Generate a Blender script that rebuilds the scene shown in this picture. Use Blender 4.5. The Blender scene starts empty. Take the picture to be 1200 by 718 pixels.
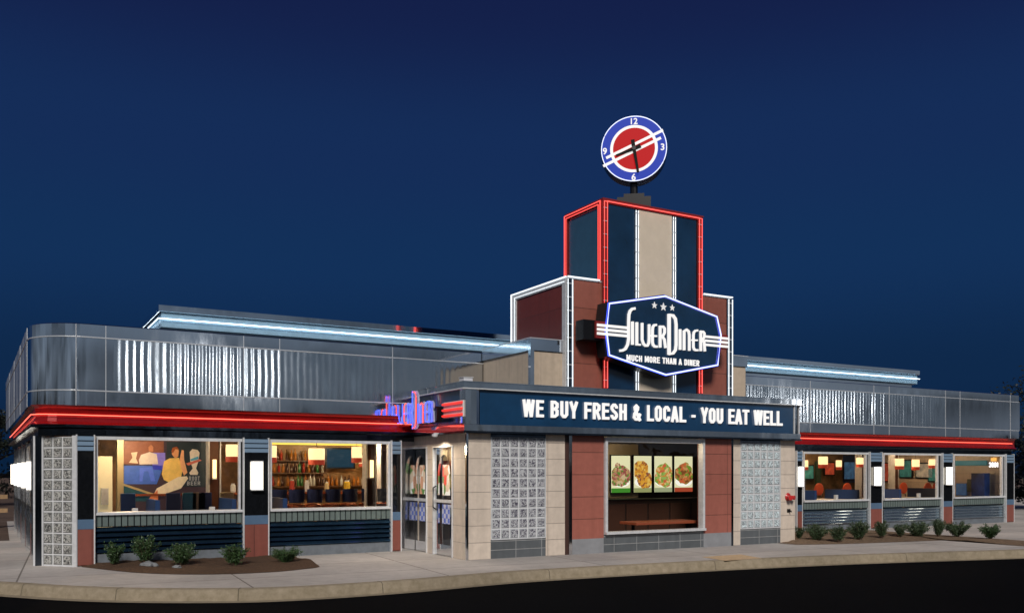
import bpy, bmesh, math, random
from math import sin, cos, pi, radians, atan2, sqrt
from mathutils import Vector, Matrix, noise
random.seed(7)
S = bpy.context.scene
COL = S.collection
# ------------------------------------------------------------------ camera
AZ = radians(29.8); FPX = 1048.0; HOR = 552.0; EYE = 1.65
cam = bpy.data.cameras.new('camera'); cam.sensor_width = 36; cam.lens = FPX / 1200 * 36
cam.shift_y = (HOR - 359) / 1200; cam.clip_end = 2000; cam.clip_start = .05
camo = bpy.data.objects.new('camera', cam); COL.objects.link(camo)
camo.location = (0, 0, EYE); camo.rotation_euler = (radians(90), 0, -AZ)
S.camera = camo
# ------------------------------------------------------------------ world: dusk sky
w = bpy.data.worlds.new('World'); S.world = w; w.use_nodes = True
nt = w.node_tree; N = nt.nodes; L = nt.links
bg = N['Background']; bg.inputs['Strength'].default_value = 1.0
tc = N.new('ShaderNodeTexCoord'); sp = N.new('ShaderNodeSeparateXYZ'); L.new(tc.outputs['Generated'], sp.inputs[0])
rp = N.new('ShaderNodeValToRGB'); L.new(sp.outputs['Z'], rp.inputs[0])
cr = rp.color_ramp; cr.interpolation = 'EASE'
cr.elements[0].position = 0.0; cr.elements[0].color = (.0028, .0145, .044, 1)
cr.elements[1].position = 1.0; cr.elements[1].color = (.004, .006, .03, 1)
for p, c in ((.10, (.0048, .022, .069, 1)), (.22, (.0064, .030, .100, 1)), (.34, (.0074, .026, .097, 1)), (.47, (.0070, .0145, .067, 1))):
    e = cr.elements.new(p); e.color = c
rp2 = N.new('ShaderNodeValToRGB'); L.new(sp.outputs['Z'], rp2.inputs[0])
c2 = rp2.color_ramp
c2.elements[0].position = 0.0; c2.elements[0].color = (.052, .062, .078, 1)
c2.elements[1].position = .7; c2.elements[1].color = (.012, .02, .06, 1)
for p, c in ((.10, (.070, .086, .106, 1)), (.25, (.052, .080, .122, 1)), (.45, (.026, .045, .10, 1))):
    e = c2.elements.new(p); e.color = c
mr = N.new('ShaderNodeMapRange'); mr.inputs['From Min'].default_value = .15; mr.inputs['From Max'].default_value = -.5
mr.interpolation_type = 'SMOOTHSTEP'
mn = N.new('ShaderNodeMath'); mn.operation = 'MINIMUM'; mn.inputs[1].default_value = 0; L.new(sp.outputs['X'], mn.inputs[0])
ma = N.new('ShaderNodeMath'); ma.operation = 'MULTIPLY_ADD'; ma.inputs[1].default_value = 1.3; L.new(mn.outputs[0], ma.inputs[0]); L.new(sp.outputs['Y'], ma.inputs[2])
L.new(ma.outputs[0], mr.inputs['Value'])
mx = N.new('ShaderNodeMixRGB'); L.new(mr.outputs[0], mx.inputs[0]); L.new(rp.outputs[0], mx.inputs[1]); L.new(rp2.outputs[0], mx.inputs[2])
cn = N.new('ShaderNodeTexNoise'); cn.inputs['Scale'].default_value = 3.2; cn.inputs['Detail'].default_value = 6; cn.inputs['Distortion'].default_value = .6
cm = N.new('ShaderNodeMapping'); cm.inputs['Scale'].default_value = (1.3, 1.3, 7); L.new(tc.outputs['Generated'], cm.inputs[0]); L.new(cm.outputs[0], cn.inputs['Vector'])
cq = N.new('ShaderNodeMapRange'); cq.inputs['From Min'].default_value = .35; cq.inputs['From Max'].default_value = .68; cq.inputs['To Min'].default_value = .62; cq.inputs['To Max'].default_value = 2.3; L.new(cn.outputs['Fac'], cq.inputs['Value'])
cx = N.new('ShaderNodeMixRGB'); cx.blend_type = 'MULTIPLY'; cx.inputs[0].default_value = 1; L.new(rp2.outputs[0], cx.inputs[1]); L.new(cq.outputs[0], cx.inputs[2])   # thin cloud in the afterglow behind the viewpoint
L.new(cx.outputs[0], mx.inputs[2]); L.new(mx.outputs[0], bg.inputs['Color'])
# ------------------------------------------------------------------ added fill light on the front + car park lamps
def light(name, kind, loc, energy, color, **kw):
    d = bpy.data.lights.new(name, kind); d.energy = energy; d.color = color
    for k, v in kw.items(): setattr(d, k, v)
    o = bpy.data.objects.new(name, d); COL.objects.link(o); o.location = loc
    return o
def aim(o, tgt):
    o.rotation_euler = (Vector(tgt) - o.location).to_track_quat('-Z', 'Y').to_euler()
sun = light('fill_light', 'SUN', (0, 0, 30), 3.1, (1.0, .93, .84), angle=radians(14))  # soft sun lamp added as general fill, stands for no particular fixture
sun.rotation_euler = Vector((.42, .78, -.62)).to_track_quat('-Z', 'Y').to_euler()
la = light('parking_lamp', 'AREA', (12.0, -29.0, 8.4), 130, (.95, .98, 1.0), shape='RECTANGLE', size=1.3, size_y=1.3); aim(la, (3, 17, 3.4))
lb = light('parking_lamp', 'AREA', (58, -22, 7.0), 110, (.95, .98, 1.0), shape='RECTANGLE', size=1.3, size_y=1.3); aim(lb, (20, 17, 3.2))
# ------------------------------------------------------------------ render settings
S.view_settings.view_transform = 'Standard'; S.view_settings.look = 'None'; S.view_settings.exposure = 0; S.view_settings.gamma = 1
S.render.engine = 'CYCLES'
S.cycles.use_denoising = True; S.cycles.max_bounces = 7; S.cycles.diffuse_bounces = 3; S.cycles.glossy_bounces = 4
S.cycles.transmission_bounces = 4; S.cycles.transparent_max_bounces = 10; S.cycles.sample_clamp_indirect = 4.0
S.cycles.caustics_reflective = False; S.cycles.caustics_refractive = False
# ------------------------------------------------------------------ projection helpers
CA, SA = cos(AZ), sin(AZ)
def W(x, y, Y):
    r = (x - 600) / FPX; t = Y / (CA - SA * r); return Vector((t * (SA + CA * r), Y, EYE + (HOR - y) / FPX * t))
def WX(x, y, X):
    r = (x - 600) / FPX; t = X / (SA + CA * r); return Vector((X, t * (CA - SA * r), EYE + (HOR - y) / FPX * t))
def G(x, y, z=0):
    t = (EYE - z) * FPX / (y - HOR); r = (x - 600) / FPX; return Vector((t * (SA + CA * r), t * (CA - SA * r), z))
def fx(x, Y): return W(x, 500, Y).x
def px_of(p):
    d = p[0] * SA + p[1] * CA; r = (p[0] * CA - p[1] * SA) / d; return 600 + FPX * r, HOR - (p[2] - EYE) / d * FPX
# ------------------------------------------------------------------ materials
def M_(name):
    m = bpy.data.materials.new(name); m.use_nodes = True; return m, m.node_tree, m.node_tree.nodes['Principled BSDF']
def coords(nt):
    return nt.nodes.new('ShaderNodeTexCoord').outputs['Object']
def geo_pos(nt):
    return nt.nodes.new('ShaderNodeNewGeometry').outputs['Position']
def mat(name, col, rough=.5, metal=0, vary=0.0, scale=4, bump=0.0, bscale=20, rvary=0.0, emit=None, es=0, coat=0, stretch=(1,1,1)):
    m, t, b = M_(name); b.inputs['Roughness'].default_value = rough; b.inputs['Metallic'].default_value = metal
    b.inputs['Base Color'].default_value = (*col, 1)
    if coat: b.inputs['Coat Weight'].default_value = coat; b.inputs['Coat Roughness'].default_value = .06
    if vary or rvary:
        mp = t.nodes.new('ShaderNodeMapping'); mp.inputs['Scale'].default_value = stretch; t.links.new(coords(t), mp.inputs[0])
        n = t.nodes.new('ShaderNodeTexNoise'); n.inputs['Scale'].default_value = scale; n.inputs['Detail'].default_value = 6
        n.inputs['Roughness'].default_value = .65
        t.links.new(mp.outputs[0], n.inputs['Vector'])
        if vary:
            r = t.nodes.new('ShaderNodeValToRGB'); t.links.new(n.outputs['Fac'], r.inputs[0])
            r.color_ramp.elements[0].position = .3; r.color_ramp.elements[1].position = .7
            r.color_ramp.elements[0].color = (*[max(0, c * (1 - vary)) for c in col], 1)
            r.color_ramp.elements[1].color = (*[min(1, c * (1 + vary)) for c in col], 1)
            t.links.new(r.outputs[0], b.inputs['Base Color'])
        if rvary:
            q = t.nodes.new('ShaderNodeMapRange'); q.inputs['From Min'].default_value = .3; q.inputs['From Max'].default_value = .7
            q.inputs['To Min'].default_value = max(.02, rough - rvary); q.inputs['To Max'].default_value = rough + rvary
            t.links.new(n.outputs['Fac'], q.inputs['Value']); t.links.new(q.outputs[0], b.inputs['Roughness'])
    if bump:
        n2 = t.nodes.new('ShaderNodeTexNoise'); n2.inputs['Scale'].default_value = bscale; n2.inputs['Detail'].default_value = 4
        t.links.new(coords(t), n2.inputs['Vector'])
        bp = t.nodes.new('ShaderNodeBump'); bp.inputs['Strength'].default_value = 1; bp.inputs['Distance'].default_value = bump
        t.links.new(n2.outputs['Fac'], bp.inputs['Height']); t.links.new(bp.outputs[0], b.inputs['Normal'])
    if emit: b.inputs['Emission Color'].default_value = (*emit, 1); b.inputs['Emission Strength'].default_value = es
    return m
def tile(name, col, joint, bw, bh, axis='x', vary=.12, rough=.4, jw=.006, off=0.0, ph=(0, 0)):
    m, t, b = M_(name); b.inputs['Roughness'].default_value = rough
    s = t.nodes.new('ShaderNodeSeparateXYZ'); t.links.new(geo_pos(t), s.inputs[0])
    c = t.nodes.new('ShaderNodeCombineXYZ')
    ax = {'x': 'X', 'y': 'Y'}[axis]
    a1 = t.nodes.new('ShaderNodeMath'); a1.operation = 'ADD'; a1.inputs[1].default_value = ph[0]; t.links.new(s.outputs[ax], a1.inputs[0])
    a2 = t.nodes.new('ShaderNodeMath'); a2.operation = 'ADD'; a2.inputs[1].default_value = ph[1]; t.links.new(s.outputs['Z'], a2.inputs[0])
    t.links.new(a1.outputs[0], c.inputs[0]); t.links.new(a2.outputs[0], c.inputs[1])
    br = t.nodes.new('ShaderNodeTexBrick'); br.offset = off; br.inputs['Scale'].default_value = 1
    br.inputs['Brick Width'].default_value = bw; br.inputs['Row Height'].default_value = bh; br.inputs['Mortar Size'].default_value = jw
    br.inputs['Mortar Smooth'].default_value = .1; br.inputs['Bias'].default_value = 0
    br.inputs['Color1'].default_value = (*[q * (1 - vary) for q in col], 1); br.inputs['Color2'].default_value = (*[min(1, q * (1 + vary)) for q in col], 1)
    br.inputs['Mortar'].default_value = (*joint, 1); t.links.new(c.outputs[0], br.inputs['Vector'])
    n = t.nodes.new('ShaderNodeTexNoise'); n.inputs['Scale'].default_value = 9; n.inputs['Detail'].default_value = 8; t.links.new(coords(t), n.inputs['Vector'])
    mr = t.nodes.new('ShaderNodeMapRange'); mr.inputs['To Min'].default_value = .80; mr.inputs['To Max'].default_value = 1.14; t.links.new(n.outputs['Fac'], mr.inputs['Value'])
    mu = t.nodes.new('ShaderNodeMixRGB'); mu.blend_type = 'MULTIPLY'; mu.inputs[0].default_value = 1
    t.links.new(br.outputs['Color'], mu.inputs[1]); t.links.new(mr.outputs[0], mu.inputs[2])
    mp = t.nodes.new('ShaderNodeMapping'); mp.inputs['Scale'].default_value = (9, 9, .5); t.links.new(geo_pos(t), mp.inputs[0])
    ns = t.nodes.new('ShaderNodeTexNoise'); ns.inputs['Scale'].default_value = 1; ns.inputs['Detail'].default_value = 5; t.links.new(mp.outputs[0], ns.inputs['Vector'])
    ms = t.nodes.new('ShaderNodeMapRange'); ms.inputs['From Min'].default_value = .35; ms.inputs['From Max'].default_value = .7; ms.inputs['To Min'].default_value = 1.03; ms.inputs['To Max'].default_value = .90; t.links.new(ns.outputs['Fac'], ms.inputs['Value'])
    m3 = t.nodes.new('ShaderNodeMixRGB'); m3.blend_type = 'MULTIPLY'; m3.inputs[0].default_value = 1; t.links.new(mu.outputs[0], m3.inputs[1]); t.links.new(ms.outputs[0], m3.inputs[2]); t.links.new(m3.outputs[0], b.inputs['Base Color'])
    bp = t.nodes.new('ShaderNodeBump'); bp.inputs['Distance'].default_value = .004; bp.invert = True
    t.links.new(br.outputs['Fac'], bp.inputs['Height']); t.links.new(bp.outputs[0], b.inputs['Normal'])
    return m
def emis(name, col, s, base=.2):
    m, t, b = M_(name); b.inputs['Base Color'].default_value = (*[c * base for c in col], 1)
    b.inputs['Emission Color'].default_value = (*col, 1); b.inputs['Emission Strength'].default_value = s; b.inputs['Roughness'].default_value = .5; b.inputs['Specular IOR Level'].default_value = .1
    return m
def glass(name, tint=(1, 1, 1), refl=1.0):
    m = bpy.data.materials.new(name); m.use_nodes = True; t = m.node_tree; t.nodes.clear()
    o = t.nodes.new('ShaderNodeOutputMaterial'); mix = t.nodes.new('ShaderNodeMixShader')
    tr = t.nodes.new('ShaderNodeBsdfTransparent'); tr.inputs[0].default_value = (*tint, 1)
    gl = t.nodes.new('ShaderNodeBsdfGlossy'); gl.inputs['Roughness'].default_value = .01; gl.inputs[0].default_value = (refl, refl, refl, 1)
    lw = t.nodes.new('ShaderNodeLayerWeight'); lw.inputs[0].default_value = .5
    pw = t.nodes.new('ShaderNodeMath'); pw.operation = 'POWER'; pw.inputs[1].default_value = 3.5; t.links.new(lw.outputs['Facing'], pw.inputs[0])
    fr = t.nodes.new('ShaderNodeMath'); fr.operation = 'MULTIPLY_ADD'; fr.inputs[1].default_value = .7; fr.inputs[2].default_value = .06; t.links.new(pw.outputs[0], fr.inputs[0])
    n = t.nodes.new('ShaderNodeTexNoise'); n.inputs['Scale'].default_value = .8; t.links.new(coords(t), n.inputs['Vector'])
    bp = t.nodes.new('ShaderNodeBump'); bp.inputs['Distance'].default_value = .01; t.links.new(n.outputs['Fac'], bp.inputs['Height'])
    t.links.new(bp.outputs[0], gl.inputs['Normal'])
    t.links.new(fr.outputs[0], mix.inputs[0]); t.links.new(tr.outputs[0], mix.inputs[1]); t.links.new(gl.outputs[0], mix.inputs[2])
    t.links.new(mix.outputs[0], o.inputs[0]); return m
def metal(name, col, rough, wav=0.0, wscale=1.2, aniso=0, stretch=(1, 1, .25)):
    m, t, b = M_(name); b.inputs['Metallic'].default_value = 1; b.inputs['Base Color'].default_value = (*col, 1)
    n = t.nodes.new('ShaderNodeTexNoise'); n.inputs['Scale'].default_value = 2.2; n.inputs['Detail'].default_value = 7; n.inputs['Roughness'].default_value = .7
    mp0 = t.nodes.new('ShaderNodeMapping'); mp0.inputs['Scale'].default_value = (1.6, 1.6, .35); t.links.new(geo_pos(t), mp0.inputs[0])
    t.links.new(mp0.outputs[0], n.inputs['Vector'])
    q = t.nodes.new('ShaderNodeMapRange'); q.inputs['From Min'].default_value = .35; q.inputs['From Max'].default_value = .7
    q.inputs['To Min'].default_value = rough * .6; q.inputs['To Max'].default_value = rough * 1.9 + .02
    t.links.new(n.outputs['Fac'], q.inputs['Value']); t.links.new(q.outputs[0], b.inputs['Roughness'])
    if aniso:
        b.inputs['Anisotropic'].default_value = aniso
        tg = t.nodes.new('ShaderNodeTangent'); tg.direction_type = 'RADIAL'; tg.axis = 'Z'; t.links.new(tg.outputs[0], b.inputs['Tangent'])
    if wav:
        mp = t.nodes.new('ShaderNodeMapping'); mp.inputs['Scale'].default_value = stretch; t.links.new(geo_pos(t), mp.inputs[0])
        n2 = t.nodes.new('ShaderNodeTexNoise'); n2.inputs['Scale'].default_value = wscale; n2.inputs['Detail'].default_value = 2; t.links.new(mp.outputs[0], n2.inputs['Vector'])
        bp = t.nodes.new('ShaderNodeBump'); bp.inputs['Distance'].default_value = wav; t.links.new(n2.outputs['Fac'], bp.inputs['Height']); t.links.new(bp.outputs[0], b.inputs['Normal'])
    return m
MT = {}
MT['chrome'] = metal('polished_steel', (.78, .80, .83), .07, .012, 1.6)
MT['parapet'] = metal('parapet_steel', (.84, .86, .90), .05, .012, .55)
MT['rib'] = metal('ribbed_steel', (.80, .84, .88), .115, .001, 3.0)
MT['dark'] = metal('dark_steel', (.10, .12, .15), .12, .01)
MT['alu'] = mat('brushed_aluminium', (.66, .68, .71), .36, .25, vary=.12, scale=12)
MT['seam'] = mat('bright_seam', (.75, .78, .82), .3, .6)
MT['navy'] = mat('navy_panel', (.006, .040, .105), .24, 0, vary=.18, scale=2.0, coat=.5)
MT['navyd'] = mat('dark_navy_panel', (.005, .027, .070), .16, 0, vary=.3, scale=1.2, coat=.6)
MT['steelblue'] = mat('steel_blue_panel', (.11, .19, .31), .3, .3, vary=.12)
MT['slat'] = mat('pale_blue_slat', (.20, .30, .42), .3, .3)
MT['louver'] = mat('blue_louver', (.055, .125, .215), .13, .9, vary=.25, scale=3)
MT['greenrib'] = mat('grey_green_ribbing', (.15, .195, .19), .35, .3, vary=.15)
MT['black'] = mat('black_glass_panel', (.006, .007, .009), .06, 0, vary=.4, scale=14, coat=.3)
MT['red_cove'] = mat('red_enamel', (.26, .008, .010), .2, .3, vary=.15, scale=1.5)
MT['beige'] = tile('beige_tile', (.63, .545, .465), (.38, .33, .29), 1.2, .315, ph=(.3, .0), vary=.05)
MT['beigey'] = tile('beige_tile_side', (.62, .54, .46), (.38, .33, .29), 1.2, .315, axis='y', vary=.05)
MT['redp'] = tile('pier_red_tile', (.23, .072, .055), (.10, .035, .03), 1.4, .9, ph=(0, .2), vary=.08)
MT['red'] = tile('red_tile', (.33, .112, .085), (.14, .055, .04), 1.4, .445, ph=(0, -.25 + .445), vary=.10)
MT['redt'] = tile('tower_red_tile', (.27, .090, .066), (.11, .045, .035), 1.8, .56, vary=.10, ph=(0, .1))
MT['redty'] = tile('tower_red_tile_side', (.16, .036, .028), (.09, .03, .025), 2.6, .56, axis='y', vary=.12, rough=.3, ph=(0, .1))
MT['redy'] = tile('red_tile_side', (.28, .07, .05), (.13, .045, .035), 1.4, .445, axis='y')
MT['grey'] = tile('grey_tile', (.105, .118, .13), (.32, .33, .34), .58, .165, vary=.12, jw=.007, ph=(.12, .0))
MT['greyp'] = mat('plain_grey_base', (.24, .25, .27), .5, vary=.12)
MT['concrete'] = mat('base_concrete', (.125, .145, .17), .75, vary=.2, scale=6, bump=.002, bscale=60)
MT['white'] = emis('lit_white_letters', (1, .98, .96), .72, .4)
MT['pure'] = mat('white_paint', (.8, .8, .8), .4)
MT['redneon'] = emis('red_neon', (1, .11, .07), 3.6)
MT['redneonlow'] = emis('tower_red_neon', (1, .10, .085), 1.9)
MT['redtrack'] = mat('red_track', (.20, .018, .018), .4)
MT['whiteneon'] = emis('white_neon', (.72, .89, 1), 4.4)
MT['whiteneonlow'] = emis('soft_white_neon', (.90, .96, 1), 1.3)
MT['blueneon'] = emis('blue_neon', (.07, .12, 1), 2.2)
MT['violetneon'] = emis('violet_white_neon', (.55, .60, 1), 1.9)
MT['sconce'] = emis('sconce_diffuser', (1, .90, .74), 4.5)
MT['glass'] = glass('window_glass')
MT['cloth'] = mat('black_metal', (.012, .012, .014), .35, .5)
MT['bluelit'] = mat('pale_blue_fascia', (.28, .46, .62), .4, .2, vary=.08)
MT['roofgrey'] = mat('roof_metal', (.16, .19, .22), .35, .7, vary=.15)
# ------------------------------------------------------------------ mesh builder
def wloc(o):
    v = Vector((0, 0, 0))
    while o is not None: v += o.location; o = o.parent
    return v
class B:
    def __init__(s): s.v = []; s.f = []
    def add(s, vs, fs):
        n = len(s.v); s.v += [Vector(v) for v in vs]; s.f += [tuple(i + n for i in f) for f in fs]; return s
    def box(s, x0, x1, y0, y1, z0, z1):
        if x0 > x1: x0, x1 = x1, x0
        if y0 > y1: y0, y1 = y1, y0
        if z0 > z1: z0, z1 = z1, z0
        return s.add([(x0, y0, z0), (x1, y0, z0), (x1, y1, z0), (x0, y1, z0), (x0, y0, z1), (x1, y0, z1), (x1, y1, z1), (x0, y1, z1)],
              [(0, 3, 2, 1), (4, 5, 6, 7), (0, 1, 5, 4), (1, 2, 6, 5), (2, 3, 7, 6), (3, 0, 4, 7)])
    def poly_z(s, pts, z0, z1):       # polygon in xy extruded in z
        n = len(pts); a = [(p[0], p[1], z0) for p in pts] + [(p[0], p[1], z1) for p in pts]
        return s.add(a, [tuple(range(n - 1, -1, -1)), tuple(range(n, 2 * n))] + [(i, (i + 1) % n, n + (i + 1) % n, n + i) for i in range(n)])
    def poly_y(s, pts, y0, y1):       # polygon in xz (counterclockwise seen from -y) extruded in y
        n = len(pts); a = [(p[0], y0, p[1]) for p in pts] + [(p[0], y1, p[1]) for p in pts]
        return s.add(a, [tuple(range(n)), tuple(range(2 * n - 1, n - 1, -1))] + [((i + 1) % n, i, n + i, n + (i + 1) % n) for i in range(n)])
    def poly_x(s, pts, x0, x1):
        n = len(pts); a = [(x0, p[0], p[1]) for p in pts] + [(x1, p[0], p[1]) for p in pts]
        return s.add(a, [tuple(range(n)), tuple(range(2 * n - 1, n - 1, -1))] + [((i + 1) % n, i, n + i, n + (i + 1) % n) for i in range(n)])
    def tube(s, pts, r, n=8, closed=False, caps=True):
        P = [Vector(p) for p in pts]; k = len(P); base = len(s.v)
        for i, p in enumerate(P):
            if closed: d = (P[(i + 1) % k] - P[i - 1])
            elif i == 0: d = P[1] - P[0]
            elif i == k - 1: d = P[-1] - P[-2]
            else: d = (P[i + 1] - p).normalized() + (p - P[i - 1]).normalized()
            d.normalize(); up = Vector((0, 0, 1)) if abs(d.z) < .9 else Vector((1, 0, 0))
            u = d.cross(up).normalized(); v = u.cross(d)
            rr = r[i] if isinstance(r, (list, tuple)) else r
            for j in range(n):
                a = 2 * pi * j / n; s.v.append(p + u * cos(a) * rr + v * sin(a) * rr)
        for i in range(k if closed else k - 1):
            for j in range(n):
                a = base + i * n; b = base + ((i + 1) % k) * n
                s.f.append((a + j, a + (j + 1) % n, b + (j + 1) % n, b + j))
        if caps and not closed:
            s.f.append(tuple(base + j for j in range(n - 1, -1, -1))); s.f.append(tuple(base + (k - 1) * n + j for j in range(n)))
        return s
    def lathe(s, prof, n=16, c=(0, 0, 0), axis='z'):
        base = len(s.v)
        for (r, h) in prof:
            for j in range(n):
                a = 2 * pi * j / n
                p = (c[0] + r * cos(a), c[1] + r * sin(a), c[2] + h) if axis == 'z' else (c[0] + r * cos(a), c[1] - h, c[2] + r * sin(a))
                s.v.append(Vector(p))
        for i in range(len(prof) - 1):
            for j in range(n):
                a = base + i * n; b = a + n; s.f.append((a + j, a + (j + 1) % n, b + (j + 1) % n, b + j))
        s.f.append(tuple(base + j for j in range(n - 1, -1, -1))); e = base + (len(prof) - 1) * n; s.f.append(tuple(e + j for j in range(n)))
        return s
    def ribbon(s, pts, wd, y0, y1):   # stroke in the xz plane, thickness from y0 to y1
        P = [Vector((p[0], p[1])) for p in pts]; k = len(P); Ls = []; Rs = []
        for i, p in enumerate(P):
            d0 = (p - P[i - 1]).normalized() if i > 0 else None; d1 = (P[i + 1] - p).normalized() if i < k - 1 else None
            if d0 is None: d0 = d1
            if d1 is None: d1 = d0
            n = Vector((-(d0 + d1).y, (d0 + d1).x)).normalized(); nn = Vector((-d0.y, d0.x)); c = max(.5, n.dot(nn))
            ww = wd[i] if isinstance(wd, (list, tuple)) else wd
            Ls.append(p + n * ww / 2 / c); Rs.append(p - n * ww / 2 / c)
        b = len(s.v)
        for y in (y0, y1):
            for q in Ls: s.v.append(Vector((q.x, y, q.y)))
            for q in Rs: s.v.append(Vector((q.x, y, q.y)))
        for i in range(k - 1):
            s.f.append((b + i, b + k + i, b + k + i + 1, b + i + 1)); o = b + 2 * k
            s.f.append((o + i, o + i + 1, o + k + i + 1, o + k + i))
            s.f.append((b + i, b + i + 1, o + i + 1, o + i)); s.f.append((b + k + i, o + k + i, o + k + i + 1, b + k + i + 1))
        o = b + 2 * k
        s.f.append((b, o, o + k, b + k)); s.f.append((b + k - 1, b + 2 * k - 1, o + 2 * k - 1, o + k - 1))
        return s
    def text(s, body, size, mtx, bold=0.0, ext=.01, sx=1.0, align='CENTER'):
        c = bpy.data.curves.new('t', 'FONT'); c.body = body; c.size = size; c.offset = bold; c.extrude = ext; c.align_x = align; c.resolution_u = 4
        o = bpy.data.objects.new('t', c); COL.objects.link(o)
        dg = bpy.context.evaluated_depsgraph_get(); dg.update(); me = o.evaluated_get(dg).to_mesh()
        mm = mtx @ Matrix.Diagonal((sx, 1, 1, 1))
        s.add([mm @ v.co for v in me.vertices], [tuple(p.vertices) for p in me.polygons])
        o.evaluated_get(dg).to_mesh_clear(); bpy.data.objects.remove(o); bpy.data.curves.remove(c); return s
    def xf(s, m): s.v = [m @ v for v in s.v]; return s
    def build(s, name, m, parent=None, world=True, smooth=False, bevel=0):
        me = bpy.data.meshes.new(name); off = wloc(parent) if (parent is not None and world) else Vector((0, 0, 0))
        me.from_pydata([v - off for v in s.v], [], s.f); me.update()
        me.materials.append(MT[m] if isinstance(m, str) else m)
        o = bpy.data.objects.new(name, me); COL.objects.link(o); o.parent = parent
        if bevel or smooth:
            bm = bmesh.new(); bm.from_mesh(me)
            if bevel:
                es = [e for e in bm.edges if len(e.link_faces) == 2 and e.calc_face_angle(0) > .6]
                bmesh.ops.bevel(bm, geom=es, offset=bevel, segments=2, affect='EDGES', profile=.6)
            bmesh.ops.recalc_face_normals(bm, faces=bm.faces)
            bm.to_mesh(me); bm.free()
            if smooth:
                for p in me.polygons: p.use_smooth = True
        return o
TR = Matrix.Rotation(pi / 2, 4, 'X')
def onfront(x, y, z): return Matrix.Translation((x, y, z)) @ TR
def onleft(x, y, z): return Matrix.Translation((x, y, z)) @ Matrix.Rotation(-pi / 2, 4, 'Z') @ TR
def tag(o, label=None, cat=None, group=None, kind=None):
    if label: o['label'] = label
    if cat: o['category'] = cat
    if group: o['group'] = group
    if kind: o['kind'] = kind
    return o
def thing(name, label, cat, loc, rz=0, group=None):
    o = bpy.data.objects.new(name, None); COL.objects.link(o); o.location = loc; o.rotation_euler = (0, 0, rz); o.empty_display_size = .1
    return tag(o, label, cat, group)
def copy_tree(o, loc=None, rz=None, label=None, parent=None, scale=None):
    c = o.copy(); COL.objects.link(c); c.parent = parent
    if loc is not None: c.location = loc
    if rz is not None: c.rotation_euler = (0, 0, rz)
    if scale is not None: c.scale = scale
    if label: c['label'] = label
    for ch in [x for x in o.children]: copy_tree(ch, parent=c)
    return c
def empty_part(name, parent, loc):
    o = bpy.data.objects.new(name, None); COL.objects.link(o); o.location = Vector(loc) - wloc(parent); o.parent = parent; o.empty_display_size = .05; return o
# ================================================================== GROUND
def ground_mat(name, c1, c2, scale, rough=.85, bump=.004, bscale=80, joints=None, spec=.3):
    m, t, b = M_(name); b.inputs['Roughness'].default_value = rough; b.inputs['Specular IOR Level'].default_value = spec
    n = t.nodes.new('ShaderNodeTexNoise'); n.inputs['Scale'].default_value = scale; n.inputs['Detail'].default_value = 10; n.inputs['Roughness'].default_value = .7
    t.links.new(geo_pos(t), n.inputs['Vector'])
    r = t.nodes.new('ShaderNodeValToRGB'); r.color_ramp.elements[0].position = .32; r.color_ramp.elements[1].position = .70
    r.color_ramp.elements[0].color = (*c1, 1); r.color_ramp.elements[1].color = (*c2, 1); t.links.new(n.outputs['Fac'], r.inputs[0])
    out = r.outputs[0]
    n3 = t.nodes.new('ShaderNodeTexNoise'); n3.inputs['Scale'].default_value = .45; n3.inputs['Detail'].default_value = 3; t.links.new(geo_pos(t), n3.inputs['Vector'])
    mr = t.nodes.new('ShaderNodeMapRange'); mr.inputs['From Min'].default_value = .3; mr.inputs['From Max'].default_value = .7; mr.inputs['To Min'].default_value = .78; mr.inputs['To Max'].default_value = 1.12
    t.links.new(n3.outputs['Fac'], mr.inputs['Value'])
    mu = t.nodes.new('ShaderNodeMixRGB'); mu.blend_type = 'MULTIPLY'; mu.inputs[0].default_value = 1; t.links.new(out, mu.inputs[1]); t.links.new(mr.outputs[0], mu.inputs[2]); out = mu.outputs[0]
    if joints:
        br = t.nodes.new('ShaderNodeTexBrick'); br.offset = 0; br.inputs['Scale'].default_value = 1; br.inputs['Brick Width'].default_value = joints[0]; br.inputs['Row Height'].default_value = joints[1]
        br.inputs['Mortar Size'].default_value = .014; br.inputs['Color1'].default_value = (1.04, 1.02, 1.0, 1); br.inputs['Color2'].default_value = (.86, .86, .87, 1); br.inputs['Mortar'].default_value = (.40, .38, .36, 1)
        mp = t.nodes.new('ShaderNodeMapping'); mp.inputs['Location'].default_value = (.7, .2, 0); mp.inputs['Rotation'].default_value = (0, 0, .06)
        t.links.new(geo_pos(t), mp.inputs[0]); t.links.new(mp.outputs[0], br.inputs['Vector'])
        m2 = t.nodes.new('ShaderNodeMixRGB'); m2.blend_type = 'MULTIPLY'; m2.inputs[0].default_value = 1; t.links.new(out, m2.inputs[1]); t.links.new(br.outputs['Color'], m2.inputs[2]); out = m2.outputs[0]
    t.links.new(out, b.inputs['Base Color'])
    n2 = t.nodes.new('ShaderNodeTexNoise'); n2.inputs['Scale'].default_value = bscale; n2.inputs['Detail'].default_value = 6; t.links.new(geo_pos(t), n2.inputs['Vector'])
    bp = t.nodes.new('ShaderNodeBump'); bp.inputs['Distance'].default_value = bump; t.links.new(n2.outputs['Fac'], bp.inputs['Height']); t.links.new(bp.outputs[0], b.inputs['Normal'])
    return m
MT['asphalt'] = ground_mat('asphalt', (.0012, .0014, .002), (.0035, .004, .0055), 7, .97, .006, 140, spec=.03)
MT['walk'] = ground_mat('sidewalk_concrete', (.40, .375, .355), (.52, .49, .465), 5, .85, .003, 90, joints=(3.05, 1.6))
MT['kerb'] = ground_mat('kerb_concrete', (.20, .165, .11), (.32, .27, .20), 8, .85, .004, 90)
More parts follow.
